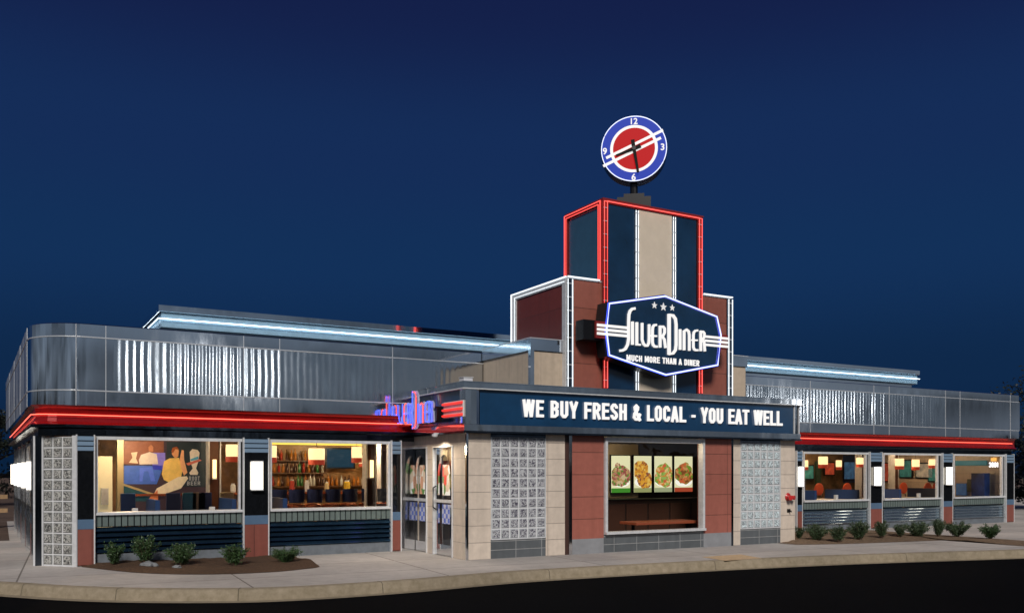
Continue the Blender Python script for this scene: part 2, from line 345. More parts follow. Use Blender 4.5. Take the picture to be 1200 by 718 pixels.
MT['mulch'] = ground_mat('brown_mulch', (.050, .026, .014), (.15, .088, .052), 26, .95, .03, 60)
MT['drybed'] = ground_mat('dry_bed_soil', (.10, .062, .038), (.27, .19, .125), 16, .95, .03, 50)
MT['dirt'] = ground_mat('bare_ground', (.07, .045, .035), (.12, .08, .06), 3, .95, .02, 30)
ZR = -.16
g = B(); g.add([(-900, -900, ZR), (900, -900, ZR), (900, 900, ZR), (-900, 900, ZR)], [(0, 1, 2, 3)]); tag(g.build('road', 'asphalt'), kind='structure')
kp = [G(-420, 664), G(-200, 674), G(-90, 679), G(0, 683), G(75, 687.5), G(150, 690), G(250, 690.5), G(340, 688.5), G(470, 680.5), G(600, 670), G(730, 662.5), G(860, 656), G(1005, 650), G(1200, 644), G(1500, 634)]
def smooth_line(P, n=6):
    out = []
    for i in range(len(P) - 1):
        p0 = P[max(i - 1, 0)]; p1 = P[i]; p2 = P[i + 1]; p3 = P[min(i + 2, len(P) - 1)]
        for k in range(n):
            t = k / n
            out.append(.5 * ((2 * p1) + (-p0 + p2) * t + (2 * p0 - 5 * p1 + 4 * p2 - p3) * t * t + (-p0 + 3 * p1 - 3 * p2 + p3) * t ** 3))
    out.append(P[-1]); return out
KL = smooth_line([Vector((-6.5, 34, 0)), Vector((-6, 25, 0))] + kp + [Vector((60, 7.5, 0))])
def off_line(P, d):
    out = []
    for i, p in enumerate(P):
        a = P[max(i - 1, 0)]; b = P[min(i + 1, len(P) - 1)]; t = (b - a).normalized(); out.append(p + Vector((-t.y, t.x, 0)) * d)
    return out
KI = off_line(KL, .17); KO = off_line(KL, -.03)
kb = B()   # kerb: rounded top, face down to the road
rows = [[Vector((p.x, p.y, .004)) for p in KI], [Vector((p.x, p.y, .002)) for p in off_line(KL, .03)], [Vector((p.x, p.y, -.02)) for p in KL], [Vector((p.x, p.y, ZR + .002)) for p in KO]]
n = len(KL)
for r_ in rows: kb.v += r_
for i in range(3):
    for j in range(n - 1): kb.f.append((i * n + j, i * n + j + 1, (i + 1) * n + j + 1, (i + 1) * n + j))
o = kb.build('kerb', 'kerb', smooth=True); tag(o, kind='structure')
gt = B()   # concrete gutter apron at the foot of the kerb
GO = off_line(KL, -.20)
for j in range(n): gt.v += [Vector((KO[j].x, KO[j].y, ZR + .006)), Vector((GO[j].x, GO[j].y, ZR + .005))]
for j in range(n - 1): gt.f.append((2 * j, 2 * j + 2, 2 * j + 3, 2 * j + 1))
tag(gt.build('gutter', 'kerb'), kind='structure')
kj = B()
for j in range(14, n - 3, 9):
    t_ = (KL[j + 1] - KL[j]).normalized() * .006; rr_ = [rows[q][j] for q in range(4)]; up = [Vector((0, 0, .004)), Vector((0, 0, .004)), Vector((.003, -.004, .002)), Vector((.003, -.006, .0))]
    for q in range(3): kj.add([rr_[q] + up[q] - t_, rr_[q] + up[q] + t_, rr_[q + 1] + up[q + 1] + t_, rr_[q + 1] + up[q + 1] - t_], [(0, 1, 2, 3)])
tag(kj.build('kerb_joints', mat('joint_dirt', (.10, .085, .06), .9)), kind='structure')
sw = B(); pts = [(p.x, p.y) for p in KI] + [(60, 34), (-6.3, 34)]
sw.add([(x, y, 0) for x, y in pts], [tuple(range(len(pts)))]); tag(sw.build('sidewalk', 'walk'), kind='structure')
d = B(); d.add([(-200, 34, .0), (200, 34, .0), (200, 260, .0), (-200, 260, 0)], [(0, 1, 2, 3)]); d.add([(-30, 24.5, .004), (.2, 24.5, .004), (.2, 33.9, .004), (-30, 33.9, .004)], [(0, 1, 2, 3)]); tag(d.build('bare_ground', 'dirt'), kind='structure')
YL = 17.29
def bed(name, m, front, back, seedv):
    random.seed(seedv); F = smooth_line([Vector((p.x, p.y, 0)) for p in front], 8); k = len(F); b = B(); R = 10
    for i, p in enumerate(F):
        for j in range(R + 1):
            t = j / R; q = Vector((p.x, p.y + (back - p.y) * t, 0)); e = min(1, min(t, i / 6, (k - 1 - i) / 6) * 4 if 0 else min(1, t * 5) * min(1, i / 4, (k - 1 - i) / 4))
            b.v.append(Vector((q.x, q.y, .006 + e * (.035 + .05 * noise.noise(q * 1.3 + Vector((0, 0, seedv))) + .02 * noise.noise(q * 6)))))
    for i in range(k - 1):
        for j in range(R): a = i * (R + 1) + j; b.f.append((a, a + R + 1, a + R + 2, a + 1))
    return tag(b.build(name, m, smooth=True), kind='structure')
bed('mulch_bed', 'mulch', [G(96, 664), G(150, 670), G(200, 672.5), G(260, 672.5), G(320, 670), G(352, 667), G(374, 664), G(366, 660), G(345, 656)], YL + .02, 3)
bed('planting_bed', 'drybed', [G(934, 638), G(990, 637), G(1060, 634.5), G(1135, 632), G(1165, 635.5), G(1200, 639.5), G(1300, 640)], YL + .02, 5)
MT['ochre'] = mat('ochre_stain', (.52, .37, .22), .85, vary=.25, scale=9)
ob = B(); ob.add([G(822, 652, .004), G(850, 656.5, .004), G(893, 653.5, .004), G(868, 649, .004)], [(0, 1, 2, 3)])
tag(ob.build('pavement_patch', 'ochre'), kind='structure')
# ================================================================== THE DINER
D = thing('diner_building', 'long chrome and tile diner with red and white neon bands, tower over the middle', 'diner', (8.0, YL, 0))
def P(b, name, m, parent=None, **k): return b.build(name, m, parent or D, **k)
YP = 17.10        # parapet face
XC0g = 7.53
XS = .32          # left side parapet plane
RAD = .95
ZL = dict(base=.20, lou=.66, rib=.84, sill=.93, head=2.21, hd2=2.27, cov0=2.46, cov1=2.79, s1=3.05, s2=3.975, top=4.21)
dz = -.075
ZRt = {k: v + dz for k, v in ZL.items()}; ZRt['base'] = .16
XEND = fx(1195, YP); XMID = 12.0
def xside(y): return .42 - (y - 18.05) * .0236
def parapet_path():   # from the back of the left side wall round the corner to the front, up to the middle
    p = [(xside(29.5), 29.5), (.42, YP + RAD)]
    for k in range(1, 13):
        a = k / 12 * pi / 2; p.append((.42 + (RAD - .05) * (1 - cos(a)), YP + RAD - RAD * sin(a)))
    p.append((XMID, YP)); return p
PPATH = parapet_path()
def wall_strip(path, prof, closed_top=False):   # sweep profile [(offset outwards, z)] along an xy path
    b = B(); V2 = [Vector(p) for p in path]; k = len(V2)
    for i, p in enumerate(V2):
        d0 = (p - V2[i - 1]).normalized() if i else (V2[1] - p).normalized(); d1 = (V2[i + 1] - p).normalized() if i < k - 1 else d0
        nn = Vector(((d0 + d1).y, -(d0 + d1).x)).normalized(); n0 = Vector((d0.y, -d0.x)); c = max(.4, nn.dot(n0))
        for (o_, z) in prof: q = p + nn * o_ / c; b.v.append(Vector((q.x, q.y, z)))
    m = len(prof)
    for i in range(k - 1):
        for j in range(m - 1): a = i * m + j; b.f.append((a, a + m, a + m + 1, a + 1))
    return b
# plain polished bands (bottom and top), each one part; flat metal panels with slight oil-canning in the normal
FP = PPATH[1:]; SP = PPATH[:2]
MT['pside'] = metal('side_parapet_steel', (.62, .68, .76), .34, .004)
P(wall_strip(FP, [(0, ZL['cov1']), (0, ZL['s1'])]), 'lower_parapet_band', 'parapet', smooth=True)
P(wall_strip(SP, [(0, ZL['cov1']), (0, ZL['s1']), (0, ZL['s2']), (0, ZL['top'] - .015), (-.015, ZL['top']), (-.35, ZL['top'])]), 'side_parapet', 'pside')
P(wall_strip(FP, [(0, ZL['s2']), (0, ZL['top'] - .015), (-.015, ZL['top']), (-.35, ZL['top'])]), 'upper_parapet_band', 'parapet')
RP = [(XMID, YP), (XEND - .05, YP), (XEND, YP + .05), (XEND, 29.5)]
P(wall_strip(RP, [(0, ZRt['cov1']), (0, ZRt['s1'])]), 'lower_parapet_band', 'parapet')
P(wall_strip(RP, [(0, ZRt['s2']), (0, ZRt['top'] - .015), (-.015, ZRt['top']), (-.35, ZRt['top'])]), 'upper_parapet_band', 'parapet')
# middle band: smooth round the corner, ribbed along the front
x_r0, x_r1 = fx(133, YP), fx(462, YP)
P(wall_strip([p for p in FP if p[0] < 3 and p != PPATH[-1]] + [(x_r0, YP)], [(0, ZL['s1']), (0, ZL['s2'])]), 'smooth_parapet_panel', 'parapet', smooth=True)
X330 = fx(333, YP)
def ribbed(x0, x1, z0, z1, seed, jit=1.0):
    b = B(); pr = .125; nper = int((x1 - x0) / pr); seg = 10; n = nper * seg; R = 12; random.seed(seed)
    amp = [random.uniform(.6, 1.25) for _ in range(nper + 1)]; phs = [random.uniform(-.35, .35) for _ in range(nper + 1)]
    for i in range(n + 1):
        x = x0 + (x1 - x0) * i / n; k = min(i // seg, nper); u = (i / seg) % 1
        for j in range(R + 1):
            t = j / R; z = z0 + (z1 - z0) * t
            wv = jit * .62 * noise.noise(Vector((x * 1.1, z * 1.6, seed))) * sin(pi * t) ** .7
            y = YP + .001 - .0016 * amp[k] * (1 - cos(2 * pi * u)) / 2 * 1.6 - .012 * wv * .35
            am_ = (1 if x < X330 or x > 12 else .45) * amp[k]; y = YP + .001 - .0016 * am_ * (1 - cos(2 * pi * u)) / 2 * 1.6 - .004 * wv * .35
            b.v.append(Vector((x + .030 * wv, y, z)))
    for i in range(n):
        for j in range(R): a = i * (R + 1) + j; b.f.append((a, a + R + 1, a + R + 2, a + 1))
    return b
P(ribbed(x_r0, XMID - 1.0, ZL['s1'], ZL['s2'], 3), 'ribbed_parapet_panel', 'rib', smooth=True)
xr2 = fx(1024, YP); xr3 = fx(1108, YP)
P(ribbed(XMID - 1.0 + 2.0, xr3, ZRt['s1'], ZRt['s2'], 9), 'ribbed_parapet_panel', 'rib', smooth=True)
P(B().box(xr3, XEND, YP + .001, YP + .05, ZRt['s1'], ZRt['s2']), 'smooth_parapet_panel', 'parapet')
# bright seams: two horizontal mouldings and the vertical joints
sm = wall_strip(PPATH, [(0, ZL['s1'] - .012), (.012, ZL['s1'] - .008), (.012, ZL['s1'] + .008), (0, ZL['s1'] + .012)])
P(sm, 'seam_moulding', 'seam'); sm = wall_strip(PPATH, [(0, ZL['s2'] - .012), (.012, ZL['s2'] - .008), (.012, ZL['s2'] + .008), (0, ZL['s2'] + .012)]); P(sm, 'seam_moulding', 'seam')
for zz in ('s1', 's2'): P(wall_strip(RP, [(0, ZRt[zz] - .012), (.012, ZRt[zz] - .008), (.012, ZRt[zz] + .008), (0, ZRt[zz] + .012)]), 'seam_moulding', 'seam')
for x in (89, 124, 285.5, 327.7, 460): X = fx(x, YP); P(B().box(X - .006, X + .006, YP - .008, YP + .01, ZL['cov1'], ZL['top'] - .02), 'joint_strip', 'seam')
for y_ in (YP + RAD, 20.6, 23.6, 26.6): P(B().box(xside(y_) - .006, xside(y_) + .01, y_ - .006, y_ + .006, ZL['cov1'], ZL['top'] - .02), 'joint_strip', 'seam')
for x in (949.6, 1024, 1042, 1108, 1125, 1184): X = fx(x, YP); P(B().box(X - .008, X + .008, YP - .008, YP + .01, ZRt['cov1'], ZRt['top'] - .02), 'joint_strip', 'seam')
# red coves with their neon tubes
CP = [(xside(29.4) + .10, 29.4), (XS + .14, YP + .45)] + [(XS + .12 + .4 - .4 * cos(a), YP + .05 + .4 - .4 * sin(a)) for a in (pi / 8, pi / 4, 3 * pi / 8)] + [(XS + .52, YP + .05), (7.42, YP + .05)]
P(wall_strip(CP, [(.0, ZL['cov1'] + .002), (-.05, ZL['cov1'] - .06), (-.07, (ZL['cov0'] + ZL['cov1']) / 2), (-.05, ZL['cov0'] + .05), (.02, ZL['cov0'])]), 'red_cove', 'red_cove')
CPR = [(16.08, YP + .05), (XEND - .12, YP + .05)]
P(wall_strip(CPR, [(.0, ZRt['cov1'] + .002), (-.05, ZRt['cov1'] - .06), (-.07, (ZRt['cov0'] + ZRt['cov1']) / 2), (-.05, ZRt['cov0'] + .05), (.02, ZRt['cov0'])]), 'red_cove', 'red_cove')
zt = (ZL['cov0'] + ZL['cov1']) / 2
def off_path(path, d):
    out = []
    V2 = [Vector(p) for p in path]
    for i, p in enumerate(V2):
        d0 = (p - V2[i - 1]).normalized() if i else (V2[1] - p).normalized(); d1 = (V2[i + 1] - p).normalized() if i < len(V2) - 1 else d0
        nn = Vector(((d0 + d1).y, -(d0 + d1).x)).normalized(); c = max(.4, nn.dot(Vector((d0.y, -d0.x)))); q = p + nn * d / c; out.append((q.x, q.y))
    return out
P(B().tube([(x, y, zt) for x, y in off_path(CP, .0)], .008, 8), 'neon_tube', 'redneon')
P(B().tube([(16.1, YP + .05, zt + dz), (fx(1188, YP), YP + .05, zt + dz)], .008, 8), 'neon_tube', 'redneon')
# closing soffit + header band
HP = [(.36, 29.3), (.62, YP + .55), (XS + .72, YL), (7.6, YL)]
P(wall_strip(HP, [(.16, ZL['cov0']), (.16, ZL['cov0'] - .05), (.04, ZL['cov0'] - .07), (.04, ZL['hd2'])]), 'header_band', 'dark')
HPR = [(16.0, YL), (XEND - .2, YL)]
P(wall_strip(HPR, [(.16, ZRt['cov0']), (.16, ZRt['cov0'] - .05), (.04, ZRt['cov0'] - .07), (.04, ZRt['hd2'])]), 'header_band', 'dark')
P(B().box(1.0, 28.7, 17.6, 29.2, 2.62, 3.85), 'roof', 'roofgrey')
P(B().box(XEND - .35, XEND - .1, YL + .1, 29.3, 0, 2.6).box(XS + .3, XEND - .35, 29.3, 29.45, 0, 3.9), 'back_wall', 'beige')
# raised roof monitor with its white neon
zm = 5.20; Ym = 20.3
xm0 = W(187, 354, Ym).x; xm1 = W(1079, 435, Ym).x - .1
mon = [(0, zm - .10), (0, zm)]
MP = [(xm0, 27), (xm0, Ym), (xm1, Ym), (xm1, 27)]
P(wall_strip(MP, [(0, zm - .14), (.02, zm - .13), (.02, zm), (-.3, zm + .01)]), 'monitor_cap', 'parapet')
P(wall_strip(MP, [(-.16, zm - .50), (-.04, zm - .46), (-.04, zm - .14)]), 'monitor_fascia', 'bluelit')
P(wall_strip(MP, [(-.17, 3.8), (-.17, zm - .48)]), 'monitor_wall', 'parapet')
P(B().poly_z(MP, zm - .012, zm - .002), 'monitor_roof', 'roofgrey')
P(B().tube([(x, y, zm - .29) for x, y in off_path(MP[:3], .03)], .010, 8), 'neon_tube', 'whiteneon')
MT['ventred'] = mat('faded_red_bracket', (.5, .08, .08), .5)
# piers --------------------------------------------------------------
def pier(x0, x1, z, proud=.09, sconce=None, black=True):
    a, b_ = fx(x0, YL - proud), fx(x1, YL - proud); yf = YL - proud; e = .022; q = z['sill'] - ZL['sill']
    pr = empty_part('pier', D, ((a + b_) / 2, yf, 0))
    P(B().box(a, a + e, yf - .012, YL + .1, 0, z['hd2'] + .02).box(b_ - e, b_, yf - .012, YL + .1, 0, z['hd2'] + .02), 'pier_trim', 'alu', pr)
    zb = .645 + q
    P(B().box(a + e, b_ - e, yf, YL + .1, 0.02, zb), 'tile_base', 'redp', pr)
    P(B().box(a + e, b_ - e, yf - .006, YL + .1, zb, zb + .17), 'blue_band', 'steelblue', pr)
    P(B().box(a + e, b_ - e, yf - .001, YL + .1, zb + .17, 2.0 + q), 'black_panel', 'black', pr)
    lv = B(); lb_ = B()
    for k in range(3):
        zz = 2.0 + q + k * .09; lv.poly_x([(yf - .022, zz + .012), (yf - .004, zz + .004), (yf - .004, zz + .082), (yf - .016, zz + .074)], a + e, b_ - e)
    lb_.box(a + e, b_ - e, yf, YL + .1, 2.0 + q, z['hd2'])
    P(lb_, 'louver_back', 'dark', pr); P(lv, 'louver_slats', 'slat', pr)
    return pr, (a, b_, yf, q)
piers = [pier(89, 111.5, ZL), pier(285, 315.5, ZL), pier(458.5, 470.5, ZL)]
rp_ = [pier(933.5, 940.5, ZRt), pier(1019.5, 1034, ZRt), pier(1104.8, 1116.6, ZRt), pier(1179, 1188.5, ZRt)]
# window bays --------------------------------------------------------
def bay(x0, x1, z, glass_right=None):
    a, b_ = fx(x0, YL), fx(x1, YL); c = b_ if glass_right is None else fx(glass_right, YL)
    wn = empty_part('window', D, ((a + b_) / 2, YL, z['sill']))
    f = B(); e = .035
    f.box(a, b_, YL - .035, YL + .05, z['head'], z['hd2']); f.box(a, a + e, YL - .035, YL + .05, z['sill'], z['head']); f.box(c - e, c, YL - .035, YL + .05, z['sill'], z['head'])
    P(f, 'frame', 'alu', wn)
    P(B().add([(a + e, YL, z['sill']), (c - e, YL, z['sill']), (c - e, YL, z['head']), (a + e, YL, z['head'])], [(0, 1, 2, 3)]), 'pane', 'glass', wn)
    P(B().poly_x([(YL - .07, z['sill'] - .05), (YL + .06, z['sill'] - .05), (YL + .06, z['sill'] + .005), (YL - .045, z['sill'] - .005), (YL - .07, z['sill'] - .02)], a, b_), 'sill', 'alu', wn)
    if c < b_: P(B().box(c, b_, YL - .01, YL + .05, z['sill'], z['head']), 'side_panel', 'black', wn)
    gr = B(); step = .105; k = int((b_ - a) / step); gr.box(a, b_, YL, YL + .1, z['rib'] - .17, z['sill'] - .05)
    P(gr, 'band_back', 'dark'); g2 = B()
    for i in range(k):
        X = a + (b_ - a) * i / k; g2.box(X + .006, X + (b_ - a) / k - .014, YL - .022, YL, z['rib'] - .16, z['sill'] - .055)
    P(g2, 'ribbed_band', 'greenrib')
    lv = B(); top = z['rib'] - .175; k = 5; h = (top - z['base']) / k
    for i in range(k):
        zz = z['base'] + i * h
        lv.poly_x([(YL + .02, zz), (YL - .045, zz + h * .18), (YL - .055, zz + h * .30), (YL - .045, zz + h * .42), (YL - .004, zz + h * .80), (YL + .02, zz + h)], a, b_)
    P(lv, 'louver_siding', 'louver' if x0 < 900 else 'louver2'); P(B().box(a, b_, YL - .015, YL + .12, 0, z['base']), 'base_strip', 'concrete')
MT['louver2'] = metal('steel_louver', (.66, .74, .80), .09, .003)
bay(112, 283.5, ZL, 281.5); bay(316, 458, ZL, 456)
bay(941, 1019, ZRt, 1014.5); bay(1034.5, 1104.5, ZRt, 1098.5); bay(1117, 1178.8, ZRt, 1174)
# glass block corner --------------------------------------------------
def blockmat(name, hi, lo, em=0.0):
    m, t, b = M_(name); b.inputs['Roughness'].default_value = .08; b.inputs['Coat Weight'].default_value = .4; b.inputs['Coat Roughness'].default_value = .04
    n = t.nodes.new('ShaderNodeTexNoise'); n.inputs['Scale'].default_value = 19; n.inputs['Detail'].default_value = 2.0; n.inputs['Distortion'].default_value = 2.0; t.links.new(geo_pos(t), n.inputs['Vector'])
    r = t.nodes.new('ShaderNodeValToRGB'); r.color_ramp.elements[0].position = .42; r.color_ramp.elements[1].position = .56
    r.color_ramp.elements[0].color = (*lo, 1); r.color_ramp.elements[1].color = (*hi, 1)
    t.links.new(n.outputs['Fac'], r.inputs[0]); t.links.new(r.outputs[0], b.inputs['Base Color'])
    bp = t.nodes.new('ShaderNodeBump'); bp.inputs['Distance'].default_value = .03; t.links.new(n.outputs['Fac'], bp.inputs['Height']); t.links.new(bp.outputs[0], b.inputs['Normal'])
    if em:
        t.links.new(r.outputs[0], b.inputs['Emission Color']); b.inputs['Emission Strength'].default_value = em
    return m
MT['block'] = blockmat('glass_block', (.52, .54, .58), (.09, .085, .12))
MT['blockl'] = blockmat('pale_glass_block', (.60, .70, .74), (.20, .23, .25), .16)
MT['blockc'] = blockmat('corner_glass_block', (.42, .42, .40), (.05, .05, .05), .05)
MT['mortar'] = mat('pale_mortar', (.66, .67, .70), .6); MT['rimd'] = mat('dark_glass_rim', (.19, .20, .20), .12, vary=.3, scale=12, coat=.4); MT['rimc'] = mat('glass_rim', (.40, .43, .46), .12, vary=.2, scale=12, coat=.4)
def blocks(p0, p1, z0, z1, nc, nr, m):
    p0 = Vector(p0); p1 = Vector(p1); u = (p1 - p0) / nc; un = u.normalized(); nn = Vector((un.y, -un.x)); h = (z1 - z0) / nr
    e = empty_part('glass_block_panel', D, ((p0.x + p1.x) / 2, (p0.y + p1.y) / 2, z0))
    bk = B(); q = [p0, p1, p1 - nn * .08, p0 - nn * .08]; bk.poly_z([(a.x, a.y) for a in q], z0, z1); P(bk, 'mortar', 'mortar', e)
    gb = B(); rm = B(); g_ = .009
    for i in range(nc):
        for j in range(nr):
            def pt(s, t, o_): v = p0 + u * (i + s) + nn * o_; return (v.x, v.y, z0 + h * (j + t))
            gx = g_ / u.length; gz = g_ / h; ix = gx + .09; iz = gz + .09
            rm.add([pt(gx, gz, 0.001), pt(1 - gx, gz, 0.001), pt(1 - gx, 1 - gz, .001), pt(gx, 1 - gz, .001), pt(ix, iz, .016), pt(1 - ix, iz, .016), pt(1 - ix, 1 - iz, .016), pt(ix, 1 - iz, .016)],
                   [(0, 1, 5, 4), (1, 2, 6, 5), (2, 3, 7, 6), (3, 0, 4, 7)])
            gb.add([pt(ix, iz, .016), pt(1 - ix, iz, .016), pt(1 - ix, 1 - iz, .016), pt(ix, 1 - iz, .016)], [(0, 1, 2, 3)])
    P(rm, 'block_rims', 'rimd' if m == 'blockc' else 'rimc', e)
    P(gb, 'glass_blocks', m, e); return e
P(B().box(.635, .662, 17.64, 17.80, 0, ZL['hd2']), 'corner_post', 'alu'); P(B().box(.505, .535, 17.70, 17.80, 0, ZL['hd2']), 'corner_post', 'alu')
P(B().box(.535, .635, 17.72, 17.95, 0, ZL['hd2']), 'corner_panel', 'dark')
P(B().box(fx(470.6, YL - .05), XC0g, YL - .05, YL + .05, 0, ZL['hd2']), 'corner_panel', 'chrome')
blocks((.66, 17.655), (1.09, YL - .09), .02, ZL['hd2'] - .02, 3, 12, 'blockc')
P(B().box(1.085, 1.155, YL - .115, YL + .1, 0, ZL['hd2']), 'corner_post', 'alu')
P(B().poly_z([(.64, 17.67), (1.1, YL - .10), (1.1, YL + .1), (.7, 17.9)], 0, .02), 'corner_foot', 'alu')
# left side wall, seen at a grazing angle: piers, windows between ------
xw = .62
def xwf(y): return .66 - (y - 18) * .019
for k in range(5):
    y0 = 19.0 + k * 2.25; xw = xwf(y0)
    e = empty_part('pier', D, (xw, y0 + .3, 0))
    P(B().box(xw - .13, xw + .1, y0, y0 + .03, 0, ZL['hd2']).box(xw - .13, xw + .1, y0 + .60, y0 + .63, 0, ZL['hd2']), 'pier_trim', 'chrome', e)
    P(B().box(xw - .11, xw + .1, y0 + .03, y0 + .60, .02, .645), 'tile_base', 'redy', e)
    P(B().box(xw - .115, xw + .1, y0 + .03, y0 + .60, .645, .815), 'blue_band', 'steelblue', e)
    P(B().box(xw - .11, xw + .1, y0 + .03, y0 + .60, .815, ZL['hd2']), 'black_panel', 'black', e)
for k in range(6):
    y0 = 17.95 if k == 0 else 19.63 + (k - 1) * 2.25; y1 = 19.0 + k * 2.25 if k < 5 else 29.2; xw = xwf((y0 + y1) / 2)
    e = empty_part('window', D, (xw, (y0 + y1) / 2, ZL['sill']))
    P(B().box(xw - .03, xw + .05, y0, y1, ZL['head'], ZL['hd2']).box(xw - .03, xw + .05, y0, y0 + .04, ZL['sill'], ZL['head']).box(xw - .03, xw + .05, y1 - .04, y1, ZL['sill'], ZL['head']), 'frame', 'alu', e)
    P(B().add([(xw, y0, ZL['sill']), (xw, y1, ZL['sill']), (xw, y1, ZL['head']), (xw, y0, ZL['head'])], [(0, 1, 2, 3)]), 'pane', 'glass', e)
    P(B().box(xw - .07, xw + .06, y0, y1, ZL['sill'] - .05, ZL['sill']), 'sill', 'chrome', e)
    lv = B()
    for i in range(6): zz = .2 + i * .115; lv.poly_y([(xw, zz), (xw + .02, zz + .11), (xw - .03, zz + .07), (xw - .045, zz + .03)], y0, y1)
    P(lv, 'louver_siding', 'louver2'); P(B().box(xw, xw + .1, y0, y1, 0, ZL['sill'] - .05), 'base_strip', 'concrete')
# ================================================================== central block
YC = 14.83; XC0 = 7.52; XC1 = fx(932, YC)
def wallpart(x0, x1, z0, z1, m, name, parent=None, proud=0, dep=.2):
    return P(B().box(fx(x0, YC), fx(x1, YC), YC - proud, YC + dep, z0, z1), name, m, parent)
wallpart(548.5, 575, 0, 2.36, 'beige', 'beige_wall'); wallpart(639.5, 662, 0, 2.36, 'beige', 'beige_wall')
wallpart(575, 639.5, 0, .36, 'grey', 'grey_tile_base'); blocks((fx(576, YC), YC + .01), (fx(639, YC), YC + .01), .37, 2.30, 6, 10, 'block')
wallpart(575, 639.5, 2.30, 2.36, 'dark', 'block_head')
gbt = B(); xa, xb = fx(575, YC), fx(639.5, YC)
P(B().box(xa, xa + .02, YC - .012, YC + .03, .36, 2.30).box(xb - .02, xb, YC - .012, YC + .03, .36, 2.30).box(xa + .02, xb - .02, YC - .012, YC + .03, .355, .375), 'block_trim', 'alu')
# recess strip between beige and red bay
P(B().box(fx(662, YC), fx(666, YC), YC + .02, YC + .2, 0, 2.36), 'recess_strip', mat('brown_recess', (.06, .03, .025), .3))
wallpart(666, 669.5, 0, 2.36, 'chrome', 'chrome_post', proud=.03)
wallpart(669.5, 707.5, .30, 2.36, 'red', 'red_tile_wall'); wallpart(669.5, 707.5, 0, .30, 'greyp', 'plain_base')
wallpart(824.5, 857, .30, 2.36, 'red', 'red_tile_wall'); wallpart(824.5, 857, 0, .30, 'greyp', 'plain_base')
wallpart(707.5, 824.5, 0, .37, 'grey', 'grey_tile_base')
wallpart(857, 859.5, 0, 2.36, 'dark', 'chrome_post'); wallpart(859.5, 867.5, 0, 2.36, 'beige', 'beige_wall')
wallpart(867.5, 914.5, 0, .36, 'grey', 'grey_tile_base'); blocks((fx(868, YC), YC + .01), (fx(914, YC), YC + .01), .37, 2.30, 6, 10, 'blockl'); wallpart(867.5, 914.5, 2.30, 2.36, 'dark', 'block_head')
xa, xb = fx(867.5, YC), fx(914.5, YC)
P(B().box(xa, xa + .02, YC - .012, YC + .03, .36, 2.30).box(xb - .02, xb, YC - .012, YC + .03, .36, 2.30).box(xa + .02, xb - .02, YC - .012, YC + .03, .355, .375), 'block_trim', 'alu')
wallpart(914.5, 931.5, 0, 2.36, 'beige', 'beige_wall')
P(B().box(XC1 - .2, XC1, YC + .2, YL, 0, 2.36), 'beige_wall', 'beigey')
# the big window
wn = empty_part('window', D, (fx(766, YC), YC, .37)); a, b_ = fx(708, YC), fx(824.5, YC)
f = B(); e_ = .06; z0, z1 = .37, 2.36
f.box(a, b_, YC - .05, YC + .1, z1 - .07, z1 - .01).box(a, a + e_, YC - .05, YC + .1, z0 + .05, z1 - .07).box(b_ - e_, b_, YC - .05, YC + .1, z0 + .05, z1 - .07)
f.box(a + e_, b_ - e_, YC - .03, YC + .08, z1 - .11, z1 - .07)
P(f, 'frame', 'alu', wn); P(B().box(a - .0, b_ + .0, YC - .09, YC + .1, z0, z0 + .05), 'sill', 'alu', wn)
P(B().add([(a + e_, YC + .02, z0 + .05), (b_ - e_, YC + .02, z0 + .05), (b_ - e_, YC + .02, z1 - .11), (a + e_, YC + .02, z1 - .11)], [(0, 1, 2, 3)]), 'pane', 'glass', wn)
# corner post + vestibule side (faces left)
XV = XC0
P(B().box(XV - .01, fx(548.5, YC), YC - .015, YC + .03, 0, 2.36), 'corner_post', 'chrome')
def sy(x, X=XV): return WX(x, 500, X).y
yB0, yB1, yA0, yA1 = sy(530), sy(508.5), sy(500), sy(483)
zd = 2.12
P(B().box(XV, XV + .16, YC + .03, yB0, 0, 2.36), 'beige_wall', 'beigey'); P(B().box(XV, XV + .16, yB1, yA0, 0, 2.36), 'beige_wall', 'beigey')
P(B().box(XV, XV + .16, yA1, YL, 0, 2.36), 'beige_wall', 'beigey')
P(B().box(XV, XV + .16, yB0, yB1, zd, 2.36).box(XV, XV + .16, yA0, yA1, zd, 2.36), 'beige_wall', 'beigey')
MT['poster'] = None
def pstr():
    m, t, b = M_('entrance_poster'); v = t.nodes.new('ShaderNodeTexVoronoi'); v.inputs['Scale'].default_value = 5
    mp = t.nodes.new('ShaderNodeMapping'); mp.inputs['Scale'].default_value = (1, 1.6, 1); t.links.new(geo_pos(t), mp.inputs[0]); t.links.new(mp.outputs[0], v.inputs['Vector'])
    s = t.nodes.new('ShaderNodeSeparateColor'); t.links.new(v.outputs['Color'], s.inputs[0])
    r = t.nodes.new('ShaderNodeValToRGB'); r.color_ramp.interpolation = 'CONSTANT'; cs = [(.55, .42, .30), (.6, .06, .04), (.7, .66, .6), (.10, .2, .05), (.5, .25, .15), (.62, .55, .45)]
    r.color_ramp.elements[0].color = (*cs[0], 1); r.color_ramp.elements[1].color = (*cs[1], 1); r.color_ramp.elements[1].position = .2
    for i, c in enumerate(cs[2:]): e = r.color_ramp.elements.new(.35 + .16 * i); e.color = (*c, 1)
    t.links.new(s.outputs[0], r.inputs[0]); t.links.new(r.outputs[0], b.inputs['Base Color']); t.links.new(r.outputs[0], b.inputs['Emission Color']); b.inputs['Emission Strength'].default_value = .7; b.inputs['Roughness'].default_value = .3
    return m
MT['poster'] = pstr()
